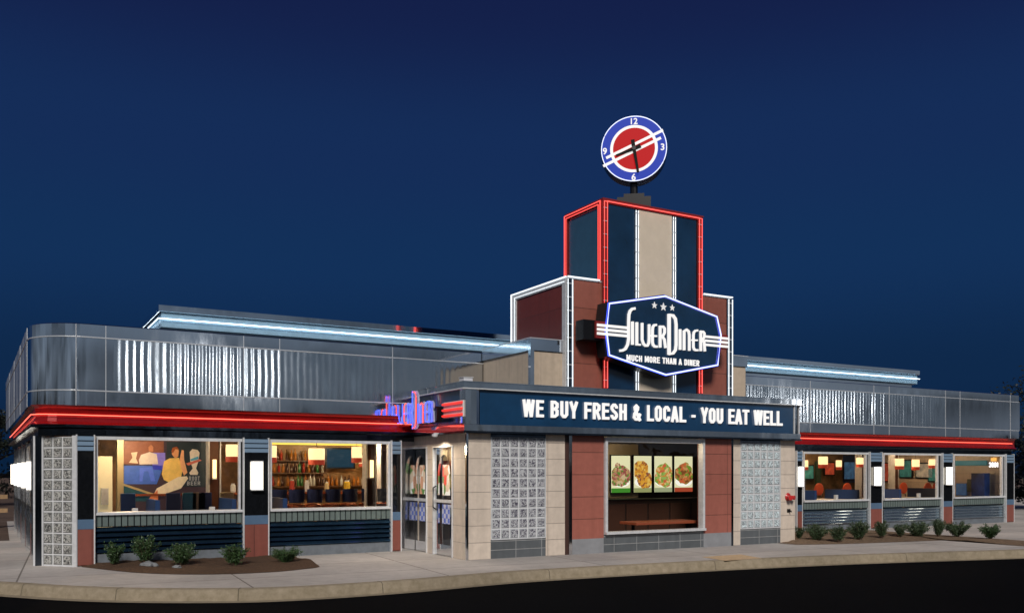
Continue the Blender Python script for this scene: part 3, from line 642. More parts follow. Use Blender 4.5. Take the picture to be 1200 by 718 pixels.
def ging():
    m, t, b = M_('blue_gingham_print'); c = t.nodes.new('ShaderNodeTexChecker'); c.inputs['Scale'].default_value = 11; c.inputs['Color1'].default_value = (.10, .16, .55, 1); c.inputs['Color2'].default_value = (.50, .50, .62, 1)
    t.links.new(geo_pos(t), c.inputs['Vector']); t.links.new(c.outputs[0], b.inputs['Base Color']); t.links.new(c.outputs[0], b.inputs['Emission Color']); b.inputs['Emission Strength'].default_value = .28; return m
MT['gingham'] = ging()
MT['doorback'] = mat('dim_vestibule', (.03, .025, .025), .4)
def arch(yc, w_, z0, z1, n=12):
    p = [(yc + w_ / 2, z0), (yc + w_ / 2, z1 - w_ * .8)]
    for k in range(1, n): a = pi * k / n; p.append((yc + w_ / 2 * cos(a), z1 - w_ * .8 + w_ * .8 * sin(a)))
    return p + [(yc - w_ / 2, z1 - w_ * .8), (yc - w_ / 2, z0)]
for (ya, yb, pc) in ((yB0, yB1, 0), (yA0, yA1, 1)):
    dr = empty_part('door', D, (XV, (ya + yb) / 2, 0)); yc = (ya + yb) / 2; wd = yb - ya
    ar = arch(yc, wd * .68, .22, 1.98)
    bm = B(); xf_ = XV + .02; zs_ = 2.12 - .012
    half = (len(ar) - 1) // 2
    def strip(pts, ye):
        for i in range(len(pts) - 1):
            (y0_, z0_), (y1_, z1_) = pts[i], pts[i + 1]
            bm.add([(xf_, y0_, z0_), (xf_, y1_, z1_), (xf_, ye, z1_), (xf_, ye, z0_), (xf_ + .05, y0_, z0_), (xf_ + .05, y1_, z1_)], [(0, 1, 2, 3), (0, 4, 5, 1)])
    topi = max(range(len(ar)), key=lambda i: ar[i][1])
    strip(ar[:topi + 1], yb - .012); strip(ar[topi:], ya + .012)
    bm.box(xf_, xf_ + .05, ya + .012, yb - .012, .012, .22); bm.box(xf_, xf_ + .05, ya + .012, yb - .012, ar[topi][1], zd - .01)
    P(bm, 'door_leaf', 'chrome', dr)
    P(B().add([(xf_ + .03, y, z) for y, z in arch(yc, wd * .68, .22, 1.98)], [tuple(range(len(ar)))]), 'pane', 'glass', dr)
    P(B().box(XV + .13, XV + .15, ya, yb, 0, zd), 'door_back', 'doorback', dr)
    P(B().box(XV + .09, XV + .10, yc - wd * .25, yc + wd * .25, 1.18, 1.78), 'poster', 'poster', dr)
    P(B().box(XV + .09, XV + .10, yc - wd * .27, yc + wd * .27, .62, 1.0), 'gingham_panel', 'gingham', dr)
    P(B().box(xf_ - .02, xf_, ya + .02, yb - .02, 1.04, 1.10), 'push_bar', 'alu', dr)
    yh = ya + .07
    P(B().tube([(xf_ - .01, yb - .07, .90), (xf_ - .07, yb - .07, .94), (xf_ - .07, yb - .07, 1.32), (xf_ - .01, yb - .07, 1.36)], .014, 8), 'handle', 'cloth', dr, smooth=True)
    P(B().box(XV - .02, XV + .17, ya - .03, ya + .002, 0, zd + .03).box(XV - .02, XV + .17, yb - .002, yb + .03, 0, zd + .03).box(XV - .02, XV + .17, ya + .002, yb - .002, zd, zd + .03), 'door_frame', 'alu', dr)
# fascia: front and left side
YF = 14.70; XF = 7.42; XR = fx(936, YF)
P(B().box(XF, XR, YF, YF + .3, 2.36, 3.2).box(XF, XF + .3, YF + .3, YP, 2.36, 3.2).box(XR - .3, XR, YF + .3, YP, 2.36, 3.2), 'fascia_core', 'dark')
P(B().box(fx(562, YF), fx(929, YF), YF - .012, YF - .001, 2.52, 3.185), 'navy_fascia_panel', 'navy')
P(B().box(XF - .012, XF - .001, YF + .18, YP, 2.52, 3.185), 'navy_fascia_panel', 'navy')
cb = B(); xe = fx(561, YF)
cb.poly_z([(XF - .02, YF + .17), (XF - .03, YF + .05), (XF, YF - .03), (XF + .1, YF - .055), (XF + .22, YF - .045), (xe, YF - .012), (xe, YF + .05), (XF, YF + .18)], 2.52, 3.185)
P(cb, 'corner_cap', 'chrome', smooth=False)
def ring_band(o_, z0, z1): return B().poly_z([(XF - o_, YF - o_), (XR + o_, YF - o_), (XR + o_, YP), (XR - .3, YP), (XR - .3, YF + .25), (XF + .3, YF + .25), (XF + .3, YP), (XF - o_, YP)], z0, z1)
P(ring_band(.04, 3.187, 3.29), 'cornice', 'chrome'); P(ring_band(.055, 3.292, 3.31), 'cornice_lip', 'chrome'); P(ring_band(.08, 3.165, 3.186), 'cornice_lip', 'alu')
P(ring_band(.03, 2.40, 2.518), 'lower_chrome_band', 'chrome'); P(ring_band(.045, 2.362, 2.398), 'lower_lip', 'dark')
xr_ = fx(929.5, YF); P(B().box(xr_, xr_ + .03, YF - .03, YF, 2.52, 3.165).box(XR - .03, XR, YF - .03, YF, 2.52, 3.165), 'end_trim', 'alu')
P(B().box(XF + .3, XR - .3, YF + .25, YP, 3.1, 3.19), 'block_roof', 'roofgrey')
P(B().box(XF + .28, XR - .28, YC + .15, YL, 2.38, 2.44), 'block_ceiling', mat('dark_ceiling', (.08, .07, .06), .7))
# low beige attic behind the fascia
XA0, XA1, YA = 9.07, fx(873, 15.1), 15.08
P(B().box(XA0, XA1, YA, YP - .02, 3.19, 4.03), 'attic_wall', 'attic')if 0 else None
MT['attic'] = tile('attic_tile', (.50, .41, .32), (.42, .35, .28), .62, 2.4, vary=.05); MT['atticy'] = tile('attic_tile_side', (.50, .41, .32), (.40, .33, .26), .55, 2.4, axis='y', vary=.07)
P(B().box(XA0 + .012, XA1 - .012, YA, YA + .12, 3.19, 4.03), 'attic_wall', 'attic')
P(B().box(XA0, XA0 + .12, YA + .002, YP - .02, 3.19, 4.03), 'attic_side_wall', 'atticy'); P(B().box(XA1 - .12, XA1, YA + .002, YP - .02, 3.19, 4.03), 'attic_side_wall', 'atticy')
P(B().box(XA0 - .03, XA1 + .03, YA - .03, YA + .12, 4.032, 4.26).box(XA0 - .03, XA0 + .12, YA + .12, YP - .02, 4.032, 4.26).box(XA1 - .12, XA1 + .03, YA + .12, YP - .02, 4.032, 4.26), 'attic_coping', 'parapet')
P(B().box(XA0 - .035, XA0 + .05, YA - .035, YA + .05, 3.19, 4.03), 'attic_post', 'parapet')
P(B().box(XA0 - .04, XA1 + .04, YA - .045, YA - .03, 4.262, 4.28).box(XA0 - .045, XA0 - .03, YA - .03, YP - .02, 4.262, 4.28), 'coping_lip', 'seam')
# tower ---------------------------------------------------------------
YT = 14.95; XS0 = W(664, 400, YT).x; XS1 = W(857, 400, YT).x; ZS = 5.50; XT0 = W(706, 300, YT).x; XT1 = W(822, 300, YT).x; ZT = 7.20; YTB = 16.31; YSB = 17.13
cxT = (XT0 + XT1) / 2
P(B().box(XS0 + .01, XS1 - .01, YT, YT + .1, 3.19, ZS), 'shoulder_wall', 'redt')
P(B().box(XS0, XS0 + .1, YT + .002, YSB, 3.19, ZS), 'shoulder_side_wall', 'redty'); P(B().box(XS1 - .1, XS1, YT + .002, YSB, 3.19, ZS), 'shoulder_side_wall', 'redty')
P(B().box(XS0 - .01, XS1 + .01, YT - .01, YSB, ZS + .001, ZS + .03), 'shoulder_cap', 'alu')
P(B().box(XT0, XT1, YT - .04, YTB, 3.19, ZT), 'tower_core', 'dark')
TW = lambda x: fx(x, YT - .05)
P(B().box(TW(713), TW(743), YT - .055, YT - .04, 3.19, ZT - .07), 'navy_tower_panel', 'navyd'); P(B().box(TW(791.5), TW(815.5), YT - .055, YT - .04, 3.19, ZT - .07), 'navy_tower_panel', 'navyd')
P(B().box(TW(748.5), TW(787), YT - .058, YT - .04, 3.19, ZT - .07), 'beige_tower_panel', mat('beige_panel', (.62, .54, .44), .45, vary=.06))
P(B().box(XT0 - .015, XT0, YT + .18, YTB - .16, ZS + .1, ZT - .16), 'side_tower_panel', mat('slate_blue_panel', (.035, .095, .165), .25, vary=.1, coat=.4))
P(B().box(XT0 - .035, XT0 - .001, YT - .04, YT + .10, 5.5, ZT).box(XT0 - .035, XT0 - .001, YTB - .10, YTB, 5.5, ZT).box(XT0 - .035, XT0 - .001, YT + .1, YTB - .1, ZT - .1, ZT), 'side_track', 'redtrack')
P(B().box(XT0 - .02, XT1 + .02, YT - .05, YTB + .02, ZT + .001, ZT + .03), 'tower_cap', 'redtrack')
tr = B()
for x in (708.5, 819.5): tr.box(TW(x) - .055, TW(x) + .055, YT - .075, YT - .04, 3.19, ZT)
tr.box(TW(708.5) + .056, TW(819.5) - .056, YT - .075, YT - .04, ZT - .09, ZT - .005); P(tr, 'red_neon_track', 'redtrack')
def ntube(pts, m, r=.012): return P(B().tube(pts, r, 8), 'neon_tube', m)
yn = YT - .10
for dx in (-.038, .038):
    zt_ = ZT + .01 if dx > 0 else ZT - .03
    ntube([(TW(708.5) - dx, yn, 3.35), (TW(708.5) - dx, yn, ZT - .035 - dx * .5 - (.03 if dx < 0 else 0)), (TW(819.5) + dx, yn, ZT - .035 - dx * .5 - (.03 if dx < 0 else 0)), (TW(819.5) + dx, yn, 3.35)], 'redneonlow', .010)
xn = XT0 - .06
ntube([(xn, YT - .0, 5.56), (xn, YT - .0, ZT - .03), (xn, YTB - .03, ZT - .03), (xn, YTB - .03, 5.56)], 'redneonlow', .011)
ntube([(xn, YT + .07, 5.58), (xn, YT + .07, ZT - .09), (xn, YTB - .09, ZT - .09), (xn, YTB - .09, 5.58)], 'redneonlow', .008)
for x in (745.8, 789.3):
    for dx in (-.028, .028): ntube([(TW(x) + dx, yn + .02, 3.3), (TW(x) + dx, yn + .02, ZT - .12)], 'whiteneonlow', .010)
for dx in (-.05, .06):
    ntube([(XS0 + .06 + dx, YT - .04, 3.3), (XS0 + .06 + dx, YT - .04, ZS - .01)], 'whiteneonlow', .010)
    ntube([(XS1 - .06 + dx, YT - .04, 3.3), (XS1 - .06 + dx, YT - .04, ZS - .01)], 'whiteneonlow', .010)
ntube([(XS0, YT - .045, ZS + .035), (TW(703), YT - .045, ZS + .035)], 'whiteneonlow', .014); ntube([(TW(825), YT - .045, ZS + .035), (XS1, YT - .045, ZS + .035)], 'whiteneonlow', .014)
ntube([(XS0 - .03, YT - .02, ZS + .03), (XS0 - .03, YSB, ZS + .03), (XS0 - .03, YSB, 4.3)], 'whiteneonlow', .016)
ntube([(XS0 - .03, YT + .05, ZS - .06), (XS0 - .03, YSB - .14, ZS - .06), (XS0 - .03, YSB - .14, 4.3)], 'whiteneonlow', .008)
P(B().box(XS0 - .02, XS0 - .001, YT, YT + .14, 3.2, ZS).box(XS0 - .02, XS0 - .001, YSB - .2, YSB, 3.2, ZS).box(XS0 - .02, XS0 - .001, YT + .14, YSB - .2, ZS - .1, ZS), 'side_neon_track', 'alu')
P(B().box(XS0 + .0, XS0 + .15, YT - .02, YT - .001, 3.2, ZS), 'neon_track', 'dark'); P(B().box(XS1 - .15, XS1, YT - .02, YT - .001, 3.2, ZS), 'neon_track', 'dark')
# standoffs on the neon
for k in range(8):
    z = 3.5 + k * .27
    for X in (XS0 + .06, XS1 - .06): P(B().box(X - .07, X + .08, YT - .035, YT - .02, z, z + .02), 'tube_clip', 'seam')
for k in range(14):
    z = 3.5 + k * .27
    for x in (708.5, 745.8, 789.3, 819.5): P(B().box(TW(x) - .05, TW(x) + .05, yn + .005, yn + .03, z, z + .014), 'tube_clip', 'seam')
# ================================================================== slogan sign
sg = thing('slogan_sign', 'raised white slogan letters along the navy fascia over the big window', 'sign', (fx(762, YF), YF - .02, 2.7))
def glyphs():
    s = .10; W_ = .50; a = s; b = W_ - s; t = 1 - s * .85; o = s * .85; m = .52; c = .13
    rnd = [(a, o + c), (a, t - c), (a + c * .8, t), (b - c * .8, t), (b, t - c), (b, o + c), (b - c * .8, o), (a + c * .8, o), (a, o + c)]
    g = {'L': ([[(a, 1), (a, 0)], [(a, o), (.46, o)]], .46), 'E': ([[(a, 0), (a, 1)], [(a, t), (.46, t)], [(a, m), (.42, m)], [(a, o), (.46, o)]], .47), 'F': ([[(a, 0), (a, 1)], [(a, t), (.46, t)], [(a, m), (.42, m)]], .46),
     'H': ([[(a, 0), (a, 1)], [(b, 0), (b, 1)], [(a, m), (b, m)]], .5), 'I': ([[(a, 0), (a, 1)]], .2), 'T': ([[(.24, 0), (.24, 1)], [(0, t), (.48, t)]], .48), 'O': ([rnd], .5), '0': ([rnd], .5), 'N': ([[(a, 0), (a, 1)], [(b, 0), (b, 1)], [(a, 1), (b, 0)]], .5),
     'M': ([[(a, 0), (a, 1)], [(.55, 0), (.55, 1)], [(a + .02, 1), (.325, .25), (.53, 1)]], .65), 'W': ([[(.07, 1), (.19, 0)], [(.19, 0), (.345, 1)], [(.345, 1), (.50, 0)], [(.50, 0), (.62, 1)]], .69), 'A': ([[(.06, 0), (.25, 1)], [(.25, 1), (.44, 0)], [(.14, .27), (.36, .27)]], .5),
     'Y': ([[(.25, 0), (.25, .45)], [(.06, 1), (.25, .40)], [(.44, 1), (.25, .40)]], .5), 'U': ([[(a, 1), (a, o + c), (a + c * .8, o), (b - c * .8, o), (b, o + c), (b, 1)]], .5),
     'C': ([[(b, .66), (b, t - c), (b - c * .8, t), (a + c * .8, t), (a, t - c), (a, o + c), (a + c * .8, o), (b - c * .8, o), (b, o + c), (b, .34)]], .5),
     'S': ([[(b, .70), (b, t - c), (b - c * .8, t), (a + c * .8, t), (a, t - c), (a, .68), (a + .08, .56), (b - .08, .45), (b, .33), (b, o + c), (b - c * .8, o), (a + c * .8, o), (a, o + c), (a, .30)]], .5),
     'D': ([[(a, 0), (a, 1)], [(a, t), (b - c, t), (b, t - c), (b, o + c), (b - c, o), (a, o)]], .5), 'B': ([[(a, 0), (a, 1)], [(a, t), (b - c, t), (b, t - .1), (b, .63), (b - c, m), (a, m)], [(b - c, m), (b, .42), (b, o + .1), (b - c, o), (a, o)]], .51),
     'R': ([[(a, 0), (a, 1)], [(a, t), (b - c, t), (b, t - .1), (b, .60), (b - c, .48), (a, .48)], [(.27, .48), (.44, 0)]], .51),
     '&': ([[(.50, 0), (.16, .66), (.14, .82), (.24, .92), (.34, .82), (.32, .68), (.12, .42), (.09, .20), (.20, .085), (.34, .09), (.50, .44)]], .56), '-': ([[(.04, .42), (.28, .42)]], .32), '3': ([[(a, .72), (a, t - c), (a + c * .8, t), (b - c * .8, t), (b, t - c), (b, .63), (.26, m)], [(.26, m), (b, .42), (b, o + c), (b - c * .8, o), (a + c * .8, o), (a, o + c), (a, .28)]], .5), '1': ([[(.22, 0), (.22, 1)], [(.20, .93), (.06, .82)]], .34), ' ': ([], .24)}
    return g
GL = glyphs()
def stroke_text(body, xa, xb, z0, z1, y, m, parent, name, ext=.012, wt=.165, gap=.075):
    tot = sum(GL[c][1] for c in body) + gap * (len(body) - 1); kx = (xb - xa) / tot; kz = z1 - z0; X = 0; b = B(); i = 0
    for c in body:
        for st_ in GL[c][0]:
            b.ribbon([(xa + (X + p[0]) * kx, z0 + p[1] * kz) for p in st_], wt * (kx * .6 + kz * .4), y - ext - .0007 * (i % 5), y + .0004 * (i % 4)); i += 1
        X += GL[c][1] + gap
        if c == ' ': b.build(name, m, parent); b = B()
    return b.build(name, m, parent)
def fit_text(body, xa, xb, z0, z1, y, m, parent, name, bold=.03, ext=.012, mk=onfront, world=True):
    b = B().text(body, 1.0, Matrix.Identity(4), bold=bold, ext=ext)
    x0 = min(v.x for v in b.v); x1 = max(v.x for v in b.v); y0 = min(v.y for v in b.v); y1 = max(v.y for v in b.v)
    sx = (xb - xa) / (x1 - x0); sz = (z1 - z0) / (y1 - y0)
    mm = mk(0, 0, 0); b.v = [Vector(((v.x - x0) * sx, (v.y - y0) * sz, v.z)) for v in b.v]
    b.v = [mm @ v for v in b.v]; T = Vector((xa, y, z0)) if mk is onfront else Vector((y, xa, z0)); b.v = [v + T for v in b.v]
    return b.build(name, m, parent, world=world)
zf0 = W(700, 491.5, YF).z; zf1 = W(700, 466.5, YF).z
xs_ = [W(611, 470, YF).x, W(915, 480, YF).x]
stroke_text('WE BUY FRESH & LOCAL - YOU EAT WELL', xs_[0], xs_[1], 2.69, 3.02, YF - .03, 'white', sg, 'word', ext=.03, wt=.148)
# ================================================================== logo sign
YG = 14.52
def C6(cx, cy, Y=YG): q = W(680 + cx / 5.126, 320 + cy / 5.126, Y); return (q.x, q.z)
lg = thing('diner_logo_sign', 'navy six-sided sign with white art deco lettering and violet neon outline on the tower', 'sign', (cxT, YT, 4.4))
face_px = [(165, 180), (505, 135), (820, 260), (845, 375), (825, 555), (510, 615), (165, 495), (147, 345)]
fp = [C6(*p) for p in face_px]
cx0 = sum(p[0] for p in fp) / 8; cz0 = sum(p[1] for p in fp) / 8
P_ = lambda b, n_, m_, **k: b.build(n_, m_, lg, **k)
def ccw(pts):
    a = sum(pts[i][0] * pts[(i + 1) % len(pts)][1] - pts[(i + 1) % len(pts)][0] * pts[i][1] for i in range(len(pts))); return pts if a > 0 else pts[::-1]
P_(B().poly_y(ccw([(cx0 + (p[0] - cx0) * 1.025, cz0 + (p[1] - cz0) * 1.03) for p in fp]), YG + .01, YT - .13), 'box_body', 'cloth')
MT['deepblue'] = mat('deep_blue_border', (.02, .04, .36), .25, coat=.5); 
P_(B().poly_y(ccw(fp), YG - .002, YG + .009), 'border', 'deepblue')
P_(B().poly_y(ccw([(cx0 + (p[0] - cx0) * .955, cz0 + (p[1] - cz0) * .94) for p in fp]), YG - .008, YG - .003), 'face', 'navyd2' if 0 else 'navyd')
nl = [(cx0 + (p[0] - cx0) * .985, YG - .03, cz0 + (p[1] - cz0) * .98) for p in fp]
P_(B().tube(nl, .015, 8, closed=True), 'neon_tube', 'violetneon')
nl = [(cx0 + (p[0] - cx0) * 1.0, YG - .012, cz0 + (p[1] - cz0) * 1.0) for p in fp]
P_(B().tube(nl, .008, 6, closed=True), 'neon_tube', 'blueneon')
bx = C6(28, 270, YG + .2); bx2 = C6(150, 395, YG + .2)
P_(B().box(C6(60, 270)[0] - .12, fp[0][0] + .02, YG + .06, YT - .1, C6(60, 395)[1] + .0, C6(60, 270)[1] - .02), 'side_bracket', 'cloth')
rd = B()
for i, y in enumerate((311, 336, 361)):
    za = C6(100, y)[1]; P_(B().ribbon([C6(98, y), (C6(278, y + 5)[0], za)], .052, YG - .025, YG - .009), 'stripe', 'white')
    zb = C6(884, 394 + i * 24)[1]; P_(B().ribbon([(C6(745, 384)[0], zb), (C6(884, 384)[0], zb)], .050, YG - .025, YG - .009), 'stripe', 'white')
za = (C6(98, 286)[1], C6(98, 388)[1]); P_(B().box(C6(94, 300)[0], C6(160, 300)[0], YG + .003, YG + .05, za[1], za[0]), 'red_backing', 'redtrack'); zb = (C6(884, 372)[1], C6(884, 458)[1]); P_(B().box(C6(840, 400)[0], C6(886, 400)[0], YG + .003, YG + .05, zb[1], zb[0]), 'red_backing', 'redtrack')

strokes = [
 ([(324, 213), (306, 216), (294, 228), (287, 250), (285, 290), (285, 395), (279, 430), (266, 455), (250, 464), (232, 466)], 15),
 ([(308, 292), (308, 430)], 15),
 ([(334, 296), (334, 434)], 14), ([(334, 428), (356, 431)], 10),
 ([(366, 300), (366, 400), (374, 425), (386, 436), (398, 436), (406, 420), (408, 395), (408, 308)], 13),
 ([(452, 312), (438, 313), (430, 325), (428, 345), (428, 415), (432, 432), (442, 441), (457, 442)], 13), ([(418, 376), (454, 379)], 10),
 ([(474, 316), (474, 447)], 14), ([(474, 322), (492, 322), (501, 334), (501, 358), (493, 374), (482, 378)], 12), ([(486, 378), (500, 400), (507, 450)], 13),
 ([(528, 246), (528, 490)], 20), ([(528, 252), (552, 256), (566, 276), (570, 310), (570, 430), (566, 462), (552, 482), (528, 486)], 15),
 ([(594, 338), (594, 460)], 14),
 ([(618, 463), (618, 345)], 14), ([(618, 350), (632, 340), (645, 350), (649, 372), (649, 466)], 12),
 ([(700, 345), (686, 346), (677, 356), (674, 374), (674, 445), (679, 458), (688, 463), (702, 463)], 12), ([(664, 402), (698, 404)], 9),
 ([(718, 346), (718, 468)], 13), ([(718, 352), (732, 352), (740, 362), (740, 382), (733, 396), (724, 399)], 11), ([(728, 399), (738, 416), (743, 470)], 12)]
MT['logo_white'] = emis('logo_letter_white', (1, .98, .96), .85)
lt = B(); sc6 = abs(C6(400, 300)[1] - C6(400, 310)[1]) / 10
for i, (pts, wd_) in enumerate(strokes): lt.ribbon([C6(*p) for p in pts], wd_ * sc6 * .95, YG - .05 - .0015 * (i % 3), YG - .009 + .0002 * i)
P_(lt, 'logo_lettering', 'logo_white')
sb = B()
for (cx, cy, r_) in ((443, 194, 22), (497, 204, 26), (550, 209, 21)):
    c = C6(cx, cy); pts = [(c[0] + (r_ if k % 2 == 0 else r_ * .42) * sc6 * sin(k * pi / 5), c[1] + (r_ if k % 2 == 0 else r_ * .42) * sc6 * cos(k * pi / 5)) for k in range(10)]
    sb.poly_y(ccw(pts), YG - .02, YG - .009)
P_(sb, 'stars', mat('star_grey', (.6, .6, .6), .4, emit=(.7, .7, .7), es=.5))
p0 = C6(274, 528); p1 = C6(712, 563); ph_ = C6(274, 487)
stroke_text('MUCH MORE THAN A DINER', p0[0], p1[0], (p0[1] + p1[1]) / 2 + .01, (p0[1] + p1[1]) / 2 + .01 + (ph_[1] - p0[1]) * .90, YG - .012, 'white', lg, 'tagline_word', ext=.012, wt=.155)
# ================================================================== clock
zc = EYE + (HOR - 178) * 19.53 / FPX; XK, YK = cxT, 15.63; RC = .715
ck = thing('rooftop_clock', 'round blue and red clock on a short black pole on top of the tower', 'clock', (XK, YK, ZT), rz=-atan2(XK, YK))
H = zc - ZT
KB = lambda b, n_, m_, **k: b.build(n_, m_, ck, world=False, **k)
KB(B().box(-.36, .36, -.28, .28, .04, .36).box(-.22, .22, -.18, .18, .36, .46).tube([(0, 0, .4), (0, 0, H - RC + .05)], .085, 12), 'pole', 'cloth')
KB(B().lathe([(RC * .97, -.19), (RC, -.16), (RC, .14), (RC * .985, .18), (RC * .97, .181)], 64, (0, 0, H), axis='y'), 'drum', mat('dark_blue_drum', (.02, .035, .10), .25, .4), smooth=False)
MT['clockblue'] = emis('clock_blue', (.030, .062, .46), .85, .12); MT['clockred'] = emis('clock_red', (.52, .010, .013), .9, .12)
def disc(r, y, n=64, rx=1): return B().add([(r * cos(2 * pi * k / n), y, H + r * sin(2 * pi * k / n)) for k in range(n)], [tuple(range(n))])
def annul(r0, r1, y, n=64):
    b = B(); 
    for k in range(n): a = 2 * pi * k / n; b.v += [Vector((r0 * cos(a), y, H + r0 * sin(a))), Vector((r1 * cos(a), y, H + r1 * sin(a)))]
    for k in range(n): j = (k + 1) % n; b.f.append((2 * k, 2 * k + 1, 2 * j + 1, 2 * j))
    return b
yk = -.195
KB(disc(RC * .965, yk), 'dial', 'clockblue'); KB(disc(RC * .66, yk - .004), 'red_disc', 'clockred'); KB(annul(RC * .63, RC * .715, yk - .008), 'white_ring', 'white'); KB(B().tube([(RC * .975 * cos(a / 32 * pi), yk - .01, H + RC * .975 * sin(a / 32 * pi)) for a in range(64)], .010, 6, closed=True), 'neon_rim', emis('rim_neon', (.75, .8, 1), 1.4))
sx = RC / 38.3
stp = B(); cpx, cpy = 345, 302; k6 = 1 / 6.53 * RC / 38.0
def K(cx, cy): return ((cx - cpx) * k6, H - (cy - cpy) * k6)
stp.ribbon([K(138, 364), K(560, 176)], 20 * k6, yk - .02, yk - .012); stp.ribbon([K(116, 424), K(545, 232)], 20 * k6, yk - .0195, yk - .0115)
KB(stp, 'slanted_bars', 'white')
hb = B(); hb.ribbon([K(212, 352), K(350, 305), K(395, 286)], [16 * k6, 26 * k6, 32 * k6], yk - .045, yk - .035)
hb.ribbon([K(335, 240), K(345, 305), K(376, 488)], [28 * k6, 26 * k6, 18 * k6], yk - .06, yk - .05)
MT['inkblack'] = mat('matt_black', (.004, .004, .004), .9); KB(hb, 'hands', 'inkblack'); KB(B().lathe([(.045, 0), (.045, .07)], 16, (0, yk, H), axis='y'), 'hub', 'cloth')
nb = B()
def num(s, cx, cy, hh):
    b = B().text(s, 1, Matrix.Identity(4), bold=.02, ext=.005); x0 = min(v.x for v in b.v); x1 = max(v.x for v in b.v); y0 = min(v.y for v in b.v); y1 = max(v.y for v in b.v); q = hh * k6 / (y1 - y0); c = K(cx, cy)
    for v in b.v: v.x, v.y, v.z = c[0] + (v.x - (x0 + x1) / 2) * q, yk - .012 - v.z * .5, c[1] + (v.y - (y0 + y1) / 2) * q
    nb.add(b.v, b.f)
for nargs in (('12', 347, 97, 46), ('3', 557, 300, 50), ('6', 343, 515, 50), ('9', 128, 312, 50)): nb = B(); num(*nargs); KB(nb, 'numeral', 'white')
# ================================================================== side neon sign over the doors
sn = thing('side_neon_sign', 'blue outlined neon letters with red and white stripes above the entrance doors', 'sign', (7.2, 16.2, 2.9))
XN = 7.17
lx = [p[0] for s_, _ in strokes for p in s_]; ly = [p[1] for s_, _ in strokes for p in s_]
y_l, y_r = WX(457, 500, XN).y, WX(508, 500, XN).y
def SN(cx, cy):
    u = (cx - 232) / (748 - 232); yb_ = 440 + 28 * u; yt_ = 300 + 46 * u; v = (yb_ - cy) / (yb_ - yt_)   # v: 0 base 1 top
    return (y_l + (y_r - y_l) * u, 2.60 + .40 * v)
rib_ = B(); 
for i, (pts, wd_) in enumerate(strokes):
    b = B().ribbon([SN(*p) for p in pts], .05, 0, .03)
    rib_.add([(XN + .004 * (i % 3) + v.y, v.x, v.z) for v in b.v], b.f)
rib_.build('letter_cans', mat('silver_letter_can', (.5, .52, .6), .3, .5, emit=(.3, .3, .8), es=.15), sn)
for i, (pts, wd_) in enumerate(strokes):
    B().tube([(XN - .03, *SN(*p)) for p in pts], .011, 6).build('neon_tube', 'redneonlow' if i in (2, 5, 11, 14) else 'blueneon', sn)
B().box(XN + .04, XN + .06, y_r - .05, y_l, 2.62, 2.86).box(XN + .06, XF - .01, y_r + .1, y_r + .14, 2.6, 2.9).box(XN + .06, XF - .01, y_l - .2, y_l - .16, 2.6, 2.9).build('mounting_rail', 'cloth', sn)
ys0, ys1 = sy(543, XF - .04), y_r
wb = B(); rb = B()
B().box(XF - .05, XF - .013, ys0, ys1 - .02, 2.66, 2.96).build('stripe_board', mat('white_board', (.7, .66, .66), .3), sn)
for i in range(3): rb.tube([(XF - .07, ys0, 2.70 + i * .11), (XF - .07, ys1 - .02, 2.70 + i * .11)], .022, 8)
rb.build('stripe_tubes', emis('stripe_red_neon', (1, .05, .04), 1.1), sn)
# ================================================================== sconces
def sconce(label, loc, rz, wd=.26, first=[None]):
    if first[0] is None:
        t = thing('wall_sconce', label, 'wall lamp', loc, rz, 'lit wall sconces on the pier fronts')
        B().box(-.105, .105, -.09, -.02, 0, .52).build('diffuser', 'sconce', t, world=False, bevel=.006)
        B().box(-.11, .11, -.02, 0, -.01, .53).box(-.112, .112, -.095, -.001, -.022, -.001).box(-.112, .112, -.095, -.001, .521, .54).build('bracket', 'alu', t, world=False)
        first[0] = t; return t
    return copy_tree(first[0], loc, rz, label)
a, b_, yf, q = piers[1][1]; sconce('lit white sconce on the black pier between the two large left windows', ((a + b_) / 2 , yf, 1.31), 0)
for i, lab in enumerate(('lit sconce on the narrow pier touching the beige wall, nearest right-wing lamp', 'lit sconce on the pier between the first and second right-wing windows', 'lit sconce on the pier before the window with white street numbers')):
    a, b_, yf, q = rp_[i][1]; s_ = sconce(lab, ((a + b_) / 2, yf, 1.25), 0)
    if i == 0: s_.scale = (.55, 1, 1)
nm = ('nearest', 'second nearest', 'third nearest', 'fourth nearest', 'farthest')
for k in range(5): sconce('lit sconce on the left side wall, %s of the row' % nm[k], (xwf(19 + 2.25 * k) - .115, 19.3 + 2.25 * k, 1.31), -pi / 2)
MT['adr'] = emis('lit_address_digits', (1, .98, .95), 2.0)
ad = thing('address_numbers', 'white street numbers 3001 in the last right-wing window', 'sign', (fx(1164, YL), YL - .02, 1.8))
zz0, zz1 = W(1164, 547, YL).z, W(1164, 541.5, YL).z
stroke_text('3001', fx(1158.5, YL), fx(1169.5, YL), zz0, zz1, YL - .008, 'adr', ad, 'digits', ext=.004)
